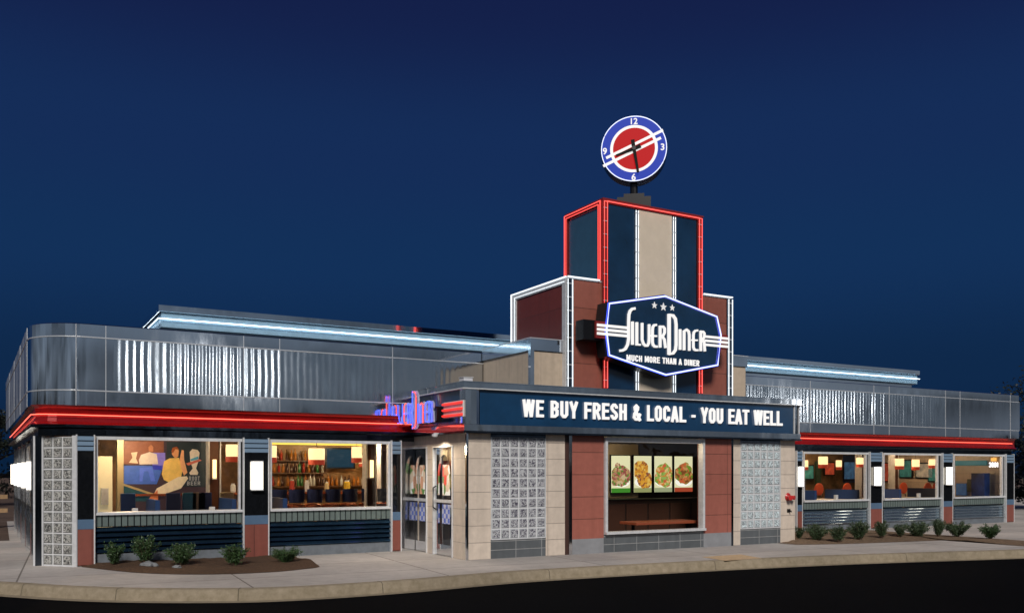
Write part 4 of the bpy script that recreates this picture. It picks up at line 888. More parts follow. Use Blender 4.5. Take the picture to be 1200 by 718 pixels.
# ================================================================== interior
MT['ifloor'] = mat('brown_floor', (.10, .05, .03), .4, vary=.3, scale=3); MT['iwall'] = mat('amber_wall', (.20, .105, .05), .6, vary=.8, scale=1.6)
MT['iwall2'] = mat('olive_wall', (.12, .075, .035), .6, vary=.95, scale=1.6); MT['iceil'] = mat('dim_ceiling', (.10, .07, .045), .7)
P(B().box(1.12, XEND - .4, YL + .15, 26.2, .05, .09), 'floor', 'ifloor'); P(B().box(1.12, XEND - .4, YL + .12, 26.2, 2.48, 2.52), 'ceiling', 'iceil')
P(B().box(XS + .4, 12, 24.2, 24.4, .09, 2.48), 'room_wall', 'iwall'); P(B().box(12.2, XEND - .4, 23.0, 23.2, .09, 2.48), 'room_wall', 'iwall2')
P(B().box(12, 12.2, YL + .1, 26, .09, 2.48), 'partition', 'iwall')
P(B().box(8.2, 16.0, YL - .1, YL, 0.0, 2.4), 'back_partition', mat('dark_umber_wall', (.035, .026, .02), .5)); P(B().box(8.1, 8.2, YC + .2, YL - .1, 0, 2.4), 'partition', 'iwall2')
P(B().box(8.1, 16, YC + .2, YL - .1, .01, .05), 'floor', 'ifloor')
YW = YL - .13
P(B().box(W(700, 500, YW).x, W(748, 500, YW).x, YW, YW + .02, .8, 2.3), 'wall_panel', mat('olive_beige_panel', (.34, .29, .19), .6))
# lights in the rooms
for i, (x, y) in enumerate(((2.2, 19.6), (5.0, 19.4), (3.6, 22.2), (7.6, 20.4), (8.6, 22.6))): light('room_lamp', 'POINT', (x, y, 2.3), 85, (1, .72, .42), shadow_soft_size=.12)
for i, (x, y) in enumerate(((17.5, 19.8), (20.5, 19.8), (23.5, 19.8), (26.5, 19.8), (19, 22), (25, 22))): light('room_lamp', 'POINT', (x, y, 2.3), 46, (1, .66, .36), shadow_soft_size=.12)
el_ = light('entrance_lamp', 'SPOT', (7.30, 15.75, 2.30), 60, (1, .86, .68), shadow_soft_size=.04, spot_size=radians(150), spot_blend=.8)
et = thing('entrance_downlight', 'small round downlight under the neon sign above the entrance doors', 'downlight', (7.30, 15.75, 2.33))
B().lathe([(.05, 2.315), (.06, 2.33), (.06, 2.37)], 16, (7.30, 15.75, 0)).build('housing', 'alu', et); B().box(7.28, 7.42, 15.73, 15.77, 2.371, 2.395).build('bracket', 'alu', et)
light('room_lamp', 'POINT', (11.5, 16.3, 2.2), 45, (1, .75, .45), shadow_soft_size=.1)
# menu posters
def food(name, seed, cols):
    m, t, b = M_(name); v = t.nodes.new('ShaderNodeTexVoronoi'); v.inputs['Scale'].default_value = 17; v.inputs['Randomness'].default_value = 1
    mp = t.nodes.new('ShaderNodeMapping'); mp.inputs['Location'].default_value = (seed, seed * 2, seed); t.links.new(coords(t), mp.inputs[0])
    nn = t.nodes.new('ShaderNodeTexNoise'); nn.inputs['Scale'].default_value = 12; t.links.new(mp.outputs[0], nn.inputs['Vector'])
    ad_ = t.nodes.new('ShaderNodeMixRGB'); ad_.blend_type = 'ADD'; ad_.inputs[0].default_value = .12; t.links.new(mp.outputs[0], ad_.inputs[1]); t.links.new(nn.outputs['Color'], ad_.inputs[2]); t.links.new(ad_.outputs[0], v.inputs['Vector'])
    s = t.nodes.new('ShaderNodeSeparateColor'); t.links.new(v.outputs['Color'], s.inputs[0])
    r = t.nodes.new('ShaderNodeValToRGB'); r.color_ramp.interpolation = 'CONSTANT'; r.color_ramp.elements[0].color = (*cols[0], 1); r.color_ramp.elements[1].color = (*cols[1], 1); r.color_ramp.elements[1].position = 1 / len(cols)
    for i, c in enumerate(cols[2:]): e = r.color_ramp.elements.new((i + 2) / len(cols)); e.color = (*c, 1)
    t.links.new(s.outputs[0], r.inputs[0]); t.links.new(r.outputs[0], b.inputs['Emission Color']); b.inputs['Emission Strength'].default_value = .9; b.inputs['Base Color'].default_value = (0, 0, 0, 1)
    return m
PX = [(716, 738, 'backlit menu poster of a stuffed sandwich, first from the olive wall side', [(.5, .3, .12), (.3, .08, .06), (.62, .45, .25), (.12, .25, .04), (.45, .18, .12)], (.06, .28, .03), [(0, .48, .42, .16), (0, .36, .40, .07), (-.08, .27, .34, .06), (-.18, .68, .12, .08)]),
      (742.5, 763, 'backlit menu poster of golden fries beside dark meat', [(.75, .36, .04), (.6, .25, .03), (.28, .09, .04), (.8, .5, .1)], (.35, .38, .15), [(-.12, .60, .32, .17), (.1, .33, .34, .13)]),
      (766.5, 787, 'backlit menu poster of a mixed salad plate, third in the row', [(.65, .22, .04), (.2, .35, .05), (.75, .5, .2), (.6, .12, .05), (.3, .45, .1)], (.4, .45, .25), [(0, .46, .42, .2), (.1, .6, .25, .1)]),
      (790, 811, 'backlit menu poster of a bowl with red stripe below, last in the row', [(.42, .16, .04), (.2, .07, .02), (.15, .28, .03), (.55, .3, .1), (.6, .12, .04)], (.45, .07, .03), [(0, .5, .4, .17), (.02, .66, .26, .1)])]
cream = emis('backlit_cream', (.78, .76, .46), .95); plate = emis('backlit_plate', (.95, .93, .82), 1.0)
def ellipse(cx, cz, rx, rz_, y0, n=28, wob=0, seed=0):
    return B().add([(cx + rx * (1 + wob * noise.noise(Vector((cos(2 * pi * k / n) * 2, sin(2 * pi * k / n) * 2, seed)))) * cos(2 * pi * k / n), y0, cz + rz_ * (1 + wob * noise.noise(Vector((cos(2 * pi * k / n) * 2, sin(2 * pi * k / n) * 2, seed + 5)))) * sin(2 * pi * k / n)) for k in range(n)], [tuple(range(n))])
for i, (xa, xb, lab, cols, band, els) in enumerate(PX):
    A = W(xa, 534, YW - .05); Z = W(xb, 576.5, YW - .05); z1_ = W(763, 534, YW - .05).z; z0_ = W(763, 576.3, YW - .05).z; w_ = Z.x - A.x; h_ = z1_ - z0_
    t = thing('menu_poster', lab, 'poster', ((A.x + Z.x) / 2, YW - .01, z0_), 0, 'backlit menu posters in the big window')
    bb = lambda b, n_, m_: b.build(n_, m_, t, world=False)
    bb(B().box(-w_ / 2 - .015, w_ / 2 + .015, -.05, .0, -.015, h_ + .015), 'frame', 'cloth'); bb(B().box(-w_ / 2, w_ / 2, -.056, -.051, 0, h_), 'picture_sheet', cream)
    bb(B().box(-w_ / 2, w_ / 2, -.060, -.057, 0, h_ * .12), 'colour_band', emis('band_colour', band, .8))
    bb(ellipse(0, h_ * .28, w_ * .47, h_ * .13, -.0635), 'plate_picture', plate)
    fm = food('food_print', i * 3.3 + 1, cols); fb = B()
    for j, (ex, ez, rx, rz_) in enumerate(els):
        e_b = ellipse(ex * w_, ez * h_, rx * 1.3 * w_, rz_ * 1.6 * h_, -.066 - .001 * j, wob=.35, seed=j + i * 7)
        for v in e_b.v: v.x = max(-w_ / 2 + .004, min(w_ / 2 - .004, v.x)); v.z = max(h_ * .06, min(h_ * .86, v.z))
        fb.add(e_b.v, e_b.f)
    bb(fb, 'food_picture', fm)
# counter in the central room
cz1 = .9
sv = thing('service_counter', 'low dark cabinet counter below the menu posters', 'counter', (11.6, YW - .5, .05))
B().box(9.2, 15.2, YW - .55, YW - .02, .05, .98).build('cabinet', mat('dark_cabinet', (.02, .012, .01), .35), sv)
dpn = B()
for k in range(9): dpn.box(9.3 + k * .65, 9.9 + k * .65, YW - .57, YW - .551, .12, .9)
dpn.build('cabinet_doors', mat('brown_cabinet_door', (.05, .022, .014), .4), sv)
B().box(9.15, 15.25, YW - .6, YW - .0, .981, 1.01).build('counter_top', 'cloth', sv)
tb = thing('window_table', 'red-brown table just inside the big window', 'table', (fx(786, YC), YC + .8, .05))
xa, xb = W(744, 620, YC + .45).x, W(818, 620, YC + .45).x
B().box(xa, xb, YC + .4, YC + 1.0, .50, .56).build('table_top', mat('red_brown_top', (.30, .075, .035), .3), tb, bevel=.01)
for X in (xa + .1, xb - .15): B().box(X, X + .05, YC + .65, YC + .7, .05, .5).build('leg', 'cloth', tb)
# pendants
def pend(px, py, Y, label, grp, sc=1.0, store={}):
    p = W(px, py, Y)
    if 'o' not in store:
        t = thing('pendant_lamp', label, 'pendant lamp', (p.x, Y, p.z), 0, grp)
        B().lathe([(.15, -.12), (.155, .02), (.15, .13)], 24).build('lamp_shade', emis('shade_glow', (1, .70, .34), 1.5), t, world=False, smooth=False)
        B().lathe([(.155, -.23), (.158, -.121)], 24).build('shade_band', mat('red_band', (.35, .05, .02), .4, emit=(.5, .05, .02), es=.5), t, world=False)
        B().tube([(0, 0, .17), (0, 0, .9)], .006, 6).build('cord', 'cloth', t, world=False)
        store['o'] = t; t.scale = (sc, sc, 1); return t
    sc *= .85; c = copy_tree(store['o'], (p.x, Y, p.z), 0, label, scale=(sc, sc, .85 if sc < .75 else 1)); c['group'] = grp; return c
gl_ = 'warm pendant lamps over the left dining room'; gr_ = 'warm pendant lamps over the right dining room'
pend(371, 532, 19.2, 'large lit drum pendant in the middle of the bar window', gl_, 1.15); pend(418, 530, 19.4, 'lit drum pendant near the right end of the bar window', gl_, .9)
pend(317.5, 529, 18.8, 'lit drum pendant half cut by the left edge of the bar window', gl_, .9); pend(276, 528, 19.0, 'big lit pendant at the right edge of the mural window', gl_, 1.5)
pend(424, 538, 22, 'small far pendant right of centre in the bar window', gl_, .6)
for (x, y, sc, lb_) in ((943.5, 543, .7, 'pendant cut by the left edge of the first right-wing window'), (964.5, 539.5, 1.1, 'largest pendant in the first right-wing window'), (983, 543, .7, 'small pendant in the middle of the first right-wing window'), (1007.6, 540, .85, 'pendant near the right edge of the first right-wing window'),
                    (1054, 541.5, 1.1, 'leftmost pendant in the second right-wing window'), (1073, 542.5, .95, 'middle pendant in the second right-wing window'), (1092, 541.5, .8, 'pendant at the right edge of the second right-wing window')):
    pend(x, y, 19.5, lb_, gr_, sc * 1.0)
# bar: lit cornice, shelves, bottles, counter, stools
YB = 22.6
bk = thing('back_bar', 'tall back bar with bottle shelves under a yellow light strip', 'bar shelving', (6.6, YB, .09))
x0b, x1b = W(318, 530, YB).x, W(380, 530, YB).x
B().box(x0b - .5, x1b + 2.6, YB + .02, YB + .1, .09, 2.46).build('back_panel', mat('amber_back', (.30, .17, .07), .4, vary=.3), bk)
for z in (1.28, 1.62, 1.93): B().box(x0b - .4, x1b + (.0 if z > 1.5 else 2.2), YB - .22, YB + .02, z - .03, z).build('shelf', mat('shelf_wood', (.14, .07, .03), .4), bk)
B().box(x0b - .5, x1b + 1.9, YB - .5, YB - .3, 2.32, 2.44).build('light_strip', emis('yellow_light_box', (1, .72, .12), 1.2), bk)
B().box(x0b - .4, x1b + 2.4, YB - .5, YB, .09, .95).build('back_counter', mat('back_counter_steel', (.35, .27, .18), .3, .4), bk)
tv = thing('wall_screen', 'large dark screen hanging beside the bar shelves', 'screen', (W(392, 538, YB - .3).x, YB - .3, 1.5))
A = W(381, 524, YB - .3); Z = W(405, 549, YB - .3)
B().box(A.x, Z.x + .25, YB - .33, YB - .27, Z.z, A.z).build('bezel', 'cloth', tv); B().box(A.x + .04, Z.x + .21, YB - .335, YB - .331, Z.z + .04, A.z - .04).build('display', emis('dim_blue_display', (.01, .05, .09), .6), tv)
cnt = {}
random.seed(4)
bcol = {'amber': (.45, .16, .02), 'clear': (.55, .55, .5), 'green': (.05, .2, .05), 'dark': (.06, .02, .01), 'red': (.45, .04, .02)}
protos = {}
for z, rowname in ((1.28, 'lowest'), (1.62, 'middle'), (1.93, 'top')):
    xx = x0b - .3; xe_ = x1b - .05 + (1.6 if z < 1.5 else 0)
    while xx < xe_:
        c = random.choice(['amber', 'amber', 'dark', 'dark', 'clear', 'green', 'red', 'amber']); cnt[(c, z)] = cnt.get((c, z), 0) + 1; lab = '%s bottle on the %s back bar shelf, %s %s one from the left' % (c, rowname, ('first second third fourth fifth sixth seventh eighth ninth tenth eleventh twelfth thirteenth fourteenth fifteenth sixteenth seventeenth eighteenth'.split())[cnt[(c, z)] - 1], c)
        if c not in protos:
            m_ = mat(c + '_bottle_glass', bcol[c], .12, coat=.3); b = B().lathe([(.036, 0), (.038, .02), (.038, .17), (.014, .22), (.013, .28), (.016, .29)], 10)
            o = b.build('bottle', m_, smooth=True); o.location = (xx, YB - .1, z + .002); protos[c] = o; tag(o, lab, 'bottle', '%s bottles on the %s shelf' % (c, rowname))
        else:
            o = protos[c].copy(); COL.objects.link(o); o.location = (xx, YB - .1 + random.uniform(-.03, .03), z + .002); o.scale = (1, 1, random.uniform(.8, 1.05)); tag(o, lab, 'bottle', '%s bottles on the %s shelf' % (c, rowname))
        xx += random.uniform(.09, .14)
bc = thing('bar_counter', 'long bar counter with cream panelled front and wooden top', 'counter', (6, 21, .09))
B().box(2.6, 9.6, 20.7, 21.2, .09, 1.12).build('counter_front', tile('counter_panel', (.34, .22, .11), (.06, .03, .02), .55, 1.5), bc)
B().box(2.5, 9.7, 20.55, 21.3, 1.121, 1.17).build('counter_top', mat('red_wood_top', (.26, .07, .03), .25), bc)
# things on the counter: cake stands and glasses
def stool(first, loc, label):
    if first is None:
        t = thing('bar_stool', label, 'bar stool', loc, 0, 'bar stools at the counter')
        B().lathe([(.19, .72), (.20, .74), (.20, .80), (.17, .83)], 20).build('seat', mat('copper_vinyl', (.42, .13, .06), .25, .3), t, world=False, smooth=False)
        b = B()
        for k in range(13):
            a = pi + (k - 6) / 6 * .95; 
            b.v += [Vector((.19 * sin(a), .19 * cos(a), .86)), Vector((.20 * sin(a), .20 * cos(a), 1.16)), Vector((.225 * sin(a), .225 * cos(a), 1.16)), Vector((.215 * sin(a), .215 * cos(a), .86))]
        for k in range(12):
            q = 4 * k
            for (i, j) in ((0, 1), (1, 2), (2, 3), (3, 0)): b.f.append((q + i, q + j, q + 4 + j, q + 4 + i))
        b.f += [(0, 3, 2, 1), (48, 49, 50, 51)]
        b.build('backrest', mat('navy_vinyl', (.02, .03, .10), .3), t, world=False)
        B().lathe([(.20, 0), (.19, .03), (.03, .05), (.03, .72)], 16).build('pedestal', 'chrome', t, world=False)
        return t
    return copy_tree(first, loc, 0, label)
s0 = None
for i, x in enumerate((325, 346, 367, 388, 408, 430, 448)):
    p = W(x, 590, 19.9); lab = ('%s bar stool from the left in the bar window' % ('first', 'second', 'third', 'fourth', 'fifth', 'sixth', 'seventh')[i])
    o = stool(s0, (p.x, 19.9, .09), lab); s0 = s0 or o
def booth(first, loc, label, rz=0, grp='booths along the windows'):
    if first is None:
        t = thing('diner_booth', label, 'booth', loc, rz, grp)
        B().box(-.28, .28, -.6, .6, .0, .42).build('seat', mat('maroon_vinyl', (.10, .02, .025), .3), t, world=False, bevel=.03)
        B().poly_y([(-.42, 0), (-.27, 0), (-.30, 1.02), (-.38, 1.02)], -.6, .6).build('backrest', mat('blue_vinyl', (.02, .05, .14), .3), t, world=False)
        return t
    c = copy_tree(first, loc, rz, label); return c
b0 = None
bs = [(1.55, 18.4), (2.9, 18.4), (4.3, 18.4), (5.3, 18.4), (17.3, 18.4), (18.9, 18.4), (20.5, 18.4), (22.3, 18.4), (24.2, 18.4), (26.2, 18.4)]
for i, (x, y) in enumerate(bs):
    side = 'left' if x < 10 else 'right'; nth = ('first', 'second', 'third', 'fourth', 'fifth', 'sixth')[i if i < 4 else i - 4]
    o = booth(b0, (x, y, .09), 'blue and maroon booth seat, %s along the %s wing windows' % (nth, side)); b0 = b0 or o
# mural
YMu = 20.6
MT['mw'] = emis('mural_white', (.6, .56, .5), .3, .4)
mu_ = thing('wall_mural', 'large painted mural of a seated woman in yellow beside a float glass', 'mural', (W(190, 560, YMu).x, YMu, .6))
def mm(pts, col, k, name, s=.55):
    b = B().poly_y(ccw([(W(105 + x / 5.984, 500 + y / 5.984, YMu).x, W(105 + x / 5.984, 500 + y / 5.984, YMu).z) for x, y in pts]), YMu - .004 * k, YMu - .004 * k + .003)
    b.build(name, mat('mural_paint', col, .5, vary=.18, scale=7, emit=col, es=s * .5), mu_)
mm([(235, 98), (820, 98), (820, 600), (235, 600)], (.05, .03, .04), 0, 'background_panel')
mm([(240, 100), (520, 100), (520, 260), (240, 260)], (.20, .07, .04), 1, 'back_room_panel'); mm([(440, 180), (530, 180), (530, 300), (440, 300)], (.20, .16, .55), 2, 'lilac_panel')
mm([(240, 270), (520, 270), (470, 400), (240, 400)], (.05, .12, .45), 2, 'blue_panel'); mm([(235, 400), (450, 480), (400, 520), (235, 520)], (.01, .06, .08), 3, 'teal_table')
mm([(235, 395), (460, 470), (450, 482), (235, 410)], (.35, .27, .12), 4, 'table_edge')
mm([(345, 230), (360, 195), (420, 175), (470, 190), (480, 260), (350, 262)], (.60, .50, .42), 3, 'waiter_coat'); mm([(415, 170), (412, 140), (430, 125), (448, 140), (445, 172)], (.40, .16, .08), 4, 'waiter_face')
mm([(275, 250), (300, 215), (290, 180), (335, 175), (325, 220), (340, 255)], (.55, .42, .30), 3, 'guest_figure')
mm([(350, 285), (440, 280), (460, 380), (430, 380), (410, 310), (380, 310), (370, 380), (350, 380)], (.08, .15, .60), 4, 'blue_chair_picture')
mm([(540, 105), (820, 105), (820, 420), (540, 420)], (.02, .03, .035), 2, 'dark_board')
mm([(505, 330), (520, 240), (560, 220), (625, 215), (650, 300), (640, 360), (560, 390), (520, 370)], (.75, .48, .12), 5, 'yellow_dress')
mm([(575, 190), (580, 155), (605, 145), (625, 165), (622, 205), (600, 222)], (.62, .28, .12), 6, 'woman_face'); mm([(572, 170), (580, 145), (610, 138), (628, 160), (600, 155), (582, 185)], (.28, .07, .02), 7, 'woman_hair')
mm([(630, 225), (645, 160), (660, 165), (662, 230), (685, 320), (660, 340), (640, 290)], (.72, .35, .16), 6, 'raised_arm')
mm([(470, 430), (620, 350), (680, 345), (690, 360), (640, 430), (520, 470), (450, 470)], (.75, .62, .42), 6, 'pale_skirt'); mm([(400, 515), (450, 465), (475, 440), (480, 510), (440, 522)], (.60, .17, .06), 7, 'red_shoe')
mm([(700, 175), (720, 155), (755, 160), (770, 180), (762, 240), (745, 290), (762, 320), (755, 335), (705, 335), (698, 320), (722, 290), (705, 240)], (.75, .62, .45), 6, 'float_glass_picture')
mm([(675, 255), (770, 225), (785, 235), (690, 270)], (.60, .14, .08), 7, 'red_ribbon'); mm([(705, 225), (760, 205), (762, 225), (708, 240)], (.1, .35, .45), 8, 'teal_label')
q0 = W(105 + 695 / 5.984, 500 + 375 / 5.984, YMu); q1 = W(105 + 770 / 5.984, 500 + 345 / 5.984, YMu); q2 = W(105 + 680 / 5.984, 500 + 408 / 5.984, YMu); q3 = W(105 + 775 / 5.984, 500 + 380 / 5.984, YMu)
stroke_text('ROOT', q0.x, q1.x, q0.z, q1.z, YMu - .035, 'mw', mu_, 'lettering', ext=.003, wt=.13, gap=.12); stroke_text('BEER', q2.x, q3.x, q2.z, q3.z, YMu - .035, 'mw', mu_, 'lettering', ext=.003, wt=.13, gap=.12)
sd = thing('side_door', 'pale lit interior door at the left end of the mural window', 'door', (W(122, 560, 20.5).x, 20.5, .09))
A = W(105 + 55 / 5.984, 500 + 205 / 5.984, 20.5); Z = W(105 + 160 / 5.984, 500 + 540 / 5.984, 20.5)
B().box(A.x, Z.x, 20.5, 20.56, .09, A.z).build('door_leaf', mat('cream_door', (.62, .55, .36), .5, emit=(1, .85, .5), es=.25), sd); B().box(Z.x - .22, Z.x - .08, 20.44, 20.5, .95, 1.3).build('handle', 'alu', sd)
cl = thing('room_column', 'tall olive beige column between the interior door and the mural', 'column', (W(140, 560, 20.4).x, 20.4, .09))
A = W(105 + 190 / 5.984, 500, 20.4); Z = W(105 + 235 / 5.984, 500, 20.4); B().box(A.x, Z.x, 20.3, 20.55, .25, 2.47).build('shaft', mat('beige_column', (.36, .30, .18), .5), cl); B().box(A.x - .02, Z.x + .02, 20.28, 20.57, .09, .25).build('plinth', 'cloth', cl)
# teal canopy / screen shapes in the right rooms
XE = XEND - .42
def wx(px, py, X=XE): return WX(px, py, X)
def endbox(name, part, x0, y0, x1, y1, m, label, cat, X=XE, th=.04):
    a, b = wx(x0, y0, X), wx(x1, y1, X); t = thing(name, label, cat, (X, (a.y + b.y) / 2, min(a.z, b.z)))
    B().box(X - th, X - .002, a.y, b.y, a.z, b.z).build(part, m, t, bevel=.006); return t
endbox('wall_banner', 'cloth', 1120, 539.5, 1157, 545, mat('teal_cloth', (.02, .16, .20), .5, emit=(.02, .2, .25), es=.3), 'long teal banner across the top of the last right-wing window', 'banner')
endbox('tall_cabinet', 'body', 1144.5, 554, 1160, 586, mat('dark_blue_cabinet', (.012, .03, .11), .35, vary=.7, scale=3), 'dark blue cabinet inside the last right-wing window', 'cabinet', th=.3)
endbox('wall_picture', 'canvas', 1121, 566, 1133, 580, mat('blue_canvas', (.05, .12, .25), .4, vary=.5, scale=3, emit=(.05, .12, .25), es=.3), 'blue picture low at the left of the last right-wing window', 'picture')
endbox('wall_picture', 'canvas', 1134, 561, 1144, 576, mat('grey_green_canvas', (.12, .15, .11), .4, vary=.5, scale=3), 'grey green picture left of the dark blue cabinet', 'picture')
endbox('amber_wall_light', 'glow_panel', 1162, 536, 1168, 540, emis('amber_glow', (1, .5, .12), 1.2), 'amber light above the street numbers', 'wall lamp')
for (x0, x1, y0, y1, lb_, col) in ((957, 962, 540, 575, 'dark green hanging drape left in the first right-wing window', (.02, .05, .03)), (990, 1003, 533, 565, 'navy drape behind the pendants of the first right-wing window', (.01, .03, .10)), (1058, 1068, 552, 562, 'teal panel low in the second right-wing window', (.01, .16, .15)), (1036, 1046, 535, 578, 'blue grey drape at the left of the second right-wing window', (.04, .06, .12)), (1070, 1090, 536, 556, 'dark green panel behind the pendants of the second right-wing window', (.01, .035, .02))):
    a, b = W(x0, y0, 22.9), W(x1, y1, 22.9)
    if b.x < XEND - .5:
        t = thing('wall_drape' if 'drape' in lb_ else 'wall_panel', lb_, 'drape' if 'drape' in lb_ else 'panel', ((a.x + b.x) / 2, 22.95, b.z)); B().box(a.x, b.x, 22.9, 22.99, b.z, a.z).build('cloth' if 'drape' in lb_ else 'board', mat('drape_cloth', col, .7, vary=.4, scale=5), t)
# red-orange round-backed chairs inside the right wing
c0 = None
for i, (x, nm_) in enumerate(((953, 'first'), (986, 'second'), (1003, 'third'), (1052, 'fourth'), (1080, 'fifth'), (1090, 'sixth'))):
    p = W(x, 560, 20.6 if x < 1070 else 19.3); lab = 'red round-backed chair, %s seen through the right-wing windows' % nm_
    if c0 is None:
        t = thing('dining_chair', lab, 'chair', (p.x, 20.6, .09), 0, 'red chairs in the right dining room')
        B().box(-.22, .22, -.2, .22, .42, .48).build('seat', mat('red_vinyl', (.35, .04, .02), .35), t, world=False, bevel=.02)
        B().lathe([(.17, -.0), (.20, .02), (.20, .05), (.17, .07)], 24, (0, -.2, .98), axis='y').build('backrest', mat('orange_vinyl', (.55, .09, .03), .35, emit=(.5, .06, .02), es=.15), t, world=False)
        for (lx_, ly_) in ((-.19, -.17), (.19, -.17), (-.19, .18), (.19, .18)): B().tube([(lx_, ly_, 0), (lx_ * .95, ly_, 1.0 if ly_ < 0 else .42)], .014, 6).build('leg', 'chrome', t, world=False)
        c0 = t
    else: copy_tree(c0, (p.x, p.y, .09), 0, lab)
# ================================================================== outside small things
fd = thing('fire_hose_connection', 'red two-outlet fire connection on the beige wall right of the glass blocks', 'fire connection', (fx(923, YC), YC, 1.02))
fc = Vector((fx(923, YC), YC, 1.06)); FS = Matrix.Translation(fc) @ Matrix.Scale(.78, 4) @ Matrix.Translation(-fc)
B().lathe([(.10, -.01), (.12, .02), (.09, .05), (.06, .07)], 20, (fx(923, YC), YC, 1.06), axis='y').xf(FS).build('wall_plate', mat('red_paint', (.42, .02, .02), .3), fd)
b = B()
for s_ in (-1, 1): b.tube([(fx(923, YC), YC - .06, 1.06), (fx(923, YC) + s_ * .07, YC - .17, 1.04)], [.05, .062], 14); b.tube([(fx(923, YC) + s_ * .07, YC - .17, 1.04), (fx(923, YC) + s_ * .082, YC - .2, 1.037)], .07, 14)
b.xf(FS).build('inlets', mat('red_cap', (.5, .03, .03), .3), fd, smooth=False)
hb_ = thing('wall_spigot', 'small dark spigot on the beige wall below the red fire connection', 'tap', (fx(924, YC), YC, .72)); X = fx(924, YC)
B().box(X - .05, X + .05, YC - .012, YC, .70, .78).build('plate', 'cloth', hb_); B().tube([(X, YC, .74), (X, YC - .07, .74), (X, YC - .09, .71)], .014, 8).build('spout', 'cloth', hb_)
wbx = thing('rooftop_box', 'small white box standing on the corner of the flat roof', 'box', (WX(549, 440, 8.2).x, WX(549, 440, 8.2).y, 3.19)); q = WX(548, 440, 8.0)
X, Yq = 7.58, 15.0; wbx.location = (X, Yq, 3.20); B().box(X - .08, X + .11, Yq - .1, Yq + .1, 3.19, 3.40).build('case', mat('white_plastic', (.6, .62, .68), .5), wbx, bevel=.01); B().box(X - .09, X + .12, Yq - .11, Yq + .11, 3.401, 3.415).build('lid', 'alu', wbx)
# rocks
def rock(px, py, r, label, seed):
    p = G(px, py, .05); b = B(); n1, n2 = 7, 10
    bm = bmesh.new(); bmesh.ops.create_icosphere(bm, subdivisions=3, radius=1)
    for v in bm.verts: k = 1 + .35 * noise.noise(v.co * 1.6 + Vector((seed, 0, 0))); v.co = Vector((v.co.x * r * k, v.co.y * r * .7 * k, v.co.z * r * .45 * k))
    me = bpy.data.meshes.new('rock'); bm.to_mesh(me); bm.free(); me.materials.append(MT['rock']); o = bpy.data.objects.new('rock', me); COL.objects.link(o); o.location = p; tag(o, label, 'rock')
MT['rock'] = mat('pale_rock', (.17, .18, .19), .8, vary=.3, scale=8, bump=.02, bscale=12)
rock(174, 662, .15, 'flat pale rock at the foot of the tallest shrub in the left bed', 1); rock(207, 664, .08, 'small pale stone at the left foot of the wide shrub in the left bed', 6)
# shrubs
def leafmat(name, c1, c2):
    m, t, b = M_(name); b.inputs['Roughness'].default_value = .5
    n = t.nodes.new('ShaderNodeTexNoise'); n.inputs['Scale'].default_value = 30; t.links.new(coords(t), n.inputs['Vector'])
    r = t.nodes.new('ShaderNodeValToRGB'); r.color_ramp.elements[0].position = .35; r.color_ramp.elements[1].position = .65; r.color_ramp.elements[0].color = (*c1, 1); r.color_ramp.elements[1].color = (*c2, 1)
    t.links.new(n.outputs['Fac'], r.inputs[0]); t.links.new(r.outputs[0], b.inputs['Base Color']); return m
MT['leaf'] = leafmat('shrub_leaf', (.014, .038, .012), (.058, .115, .036)); MT['leafd'] = leafmat('dark_tree_leaf', (.004, .007, .004), (.014, .022, .012)); MT['leafr'] = leafmat('dull_shrub_leaf', (.018, .035, .016), (.06, .10, .04))
MT['twig'] = mat('twig', (.08, .05, .03), .8)
def shrub_mesh(seed, wd, ht, n=1300, leaf=.035, name='foliage', nst=34):
    random.seed(seed); fb = B(); sb_ = B()
    for k in range(nst):
        a = random.uniform(0, 2 * pi); sp = random.uniform(.1, 1) ** .7; top = Vector((cos(a) * wd / 2 * sp, sin(a) * wd / 2 * sp * .9, ht * random.uniform(.62, 1.05) * (1 - .25 * sp * sp)))
        mid = Vector((top.x * .45, top.y * .45, top.z * .5)); sb_.tube([(top.x * .08, top.y * .08, 0), mid, top], [.007, .005, .002], 5, caps=False)
        for j in range(n // nst):
            t = random.uniform(.22, 1.05); c = mid.lerp(top, (t - .5) * 2) if t > .5 else Vector((top.x * .08, top.y * .08, 0)).lerp(mid, t * 2)
            c = c + Vector((random.gauss(0, 1), random.gauss(0, 1), random.gauss(0, .8))) * .028
            d_ = Vector((random.gauss(0, 1) + cos(a) * .5, random.gauss(0, 1) + sin(a) * .5, random.gauss(.6, .7))).normalized(); s_ = d_.cross(Vector((random.gauss(0, 1), random.gauss(0, 1), random.gauss(0, 1)))).normalized()
            L_ = leaf * random.uniform(.7, 1.35); w2 = L_ * .28
            fb.add([c, c + d_ * L_ * .5 + s_ * w2, c + d_ * L_, c + d_ * L_ * .5 - s_ * w2], [(0, 1, 2, 3)])
    return fb, sb_
SH = []
for i, (wd, ht) in enumerate(((.5, .5), (.58, .62), (.8, .52), (.62, .45), (.85, .42))): SH.append(shrub_mesh(20 + i, wd, ht, (2200, 4600, 5600, 4000, 6500)[i], leaf=.036, nst=(18, 34, 40, 30, 50)[i]))
def shrub(k, px, py, label, grp, leafm='leaf', sc=1, cache={}):
    p = G(px, py, .03); key = (k, leafm)
    while p.y > YL - .42: py += .3; p = G(px, py, .03)
    if key not in cache:
        t = thing('shrub', label, 'shrub', p, 0, grp); SH[k][0].build('foliage', leafm, t, world=False); SH[k][1].build('stems', 'twig', t, world=False); cache[key] = t; t.scale = (sc * .8,) * 3; return t
    sc *= .8; c = copy_tree(cache[key], p, random.uniform(0, 6), label, scale=(sc * random.uniform(.85, 1.1), sc * random.uniform(.85, 1.1), sc * random.uniform(.8, 1.15))); c['group'] = grp; return c
gL = 'shrubs in the left mulch bed'; gR = 'shrubs in the right bed'
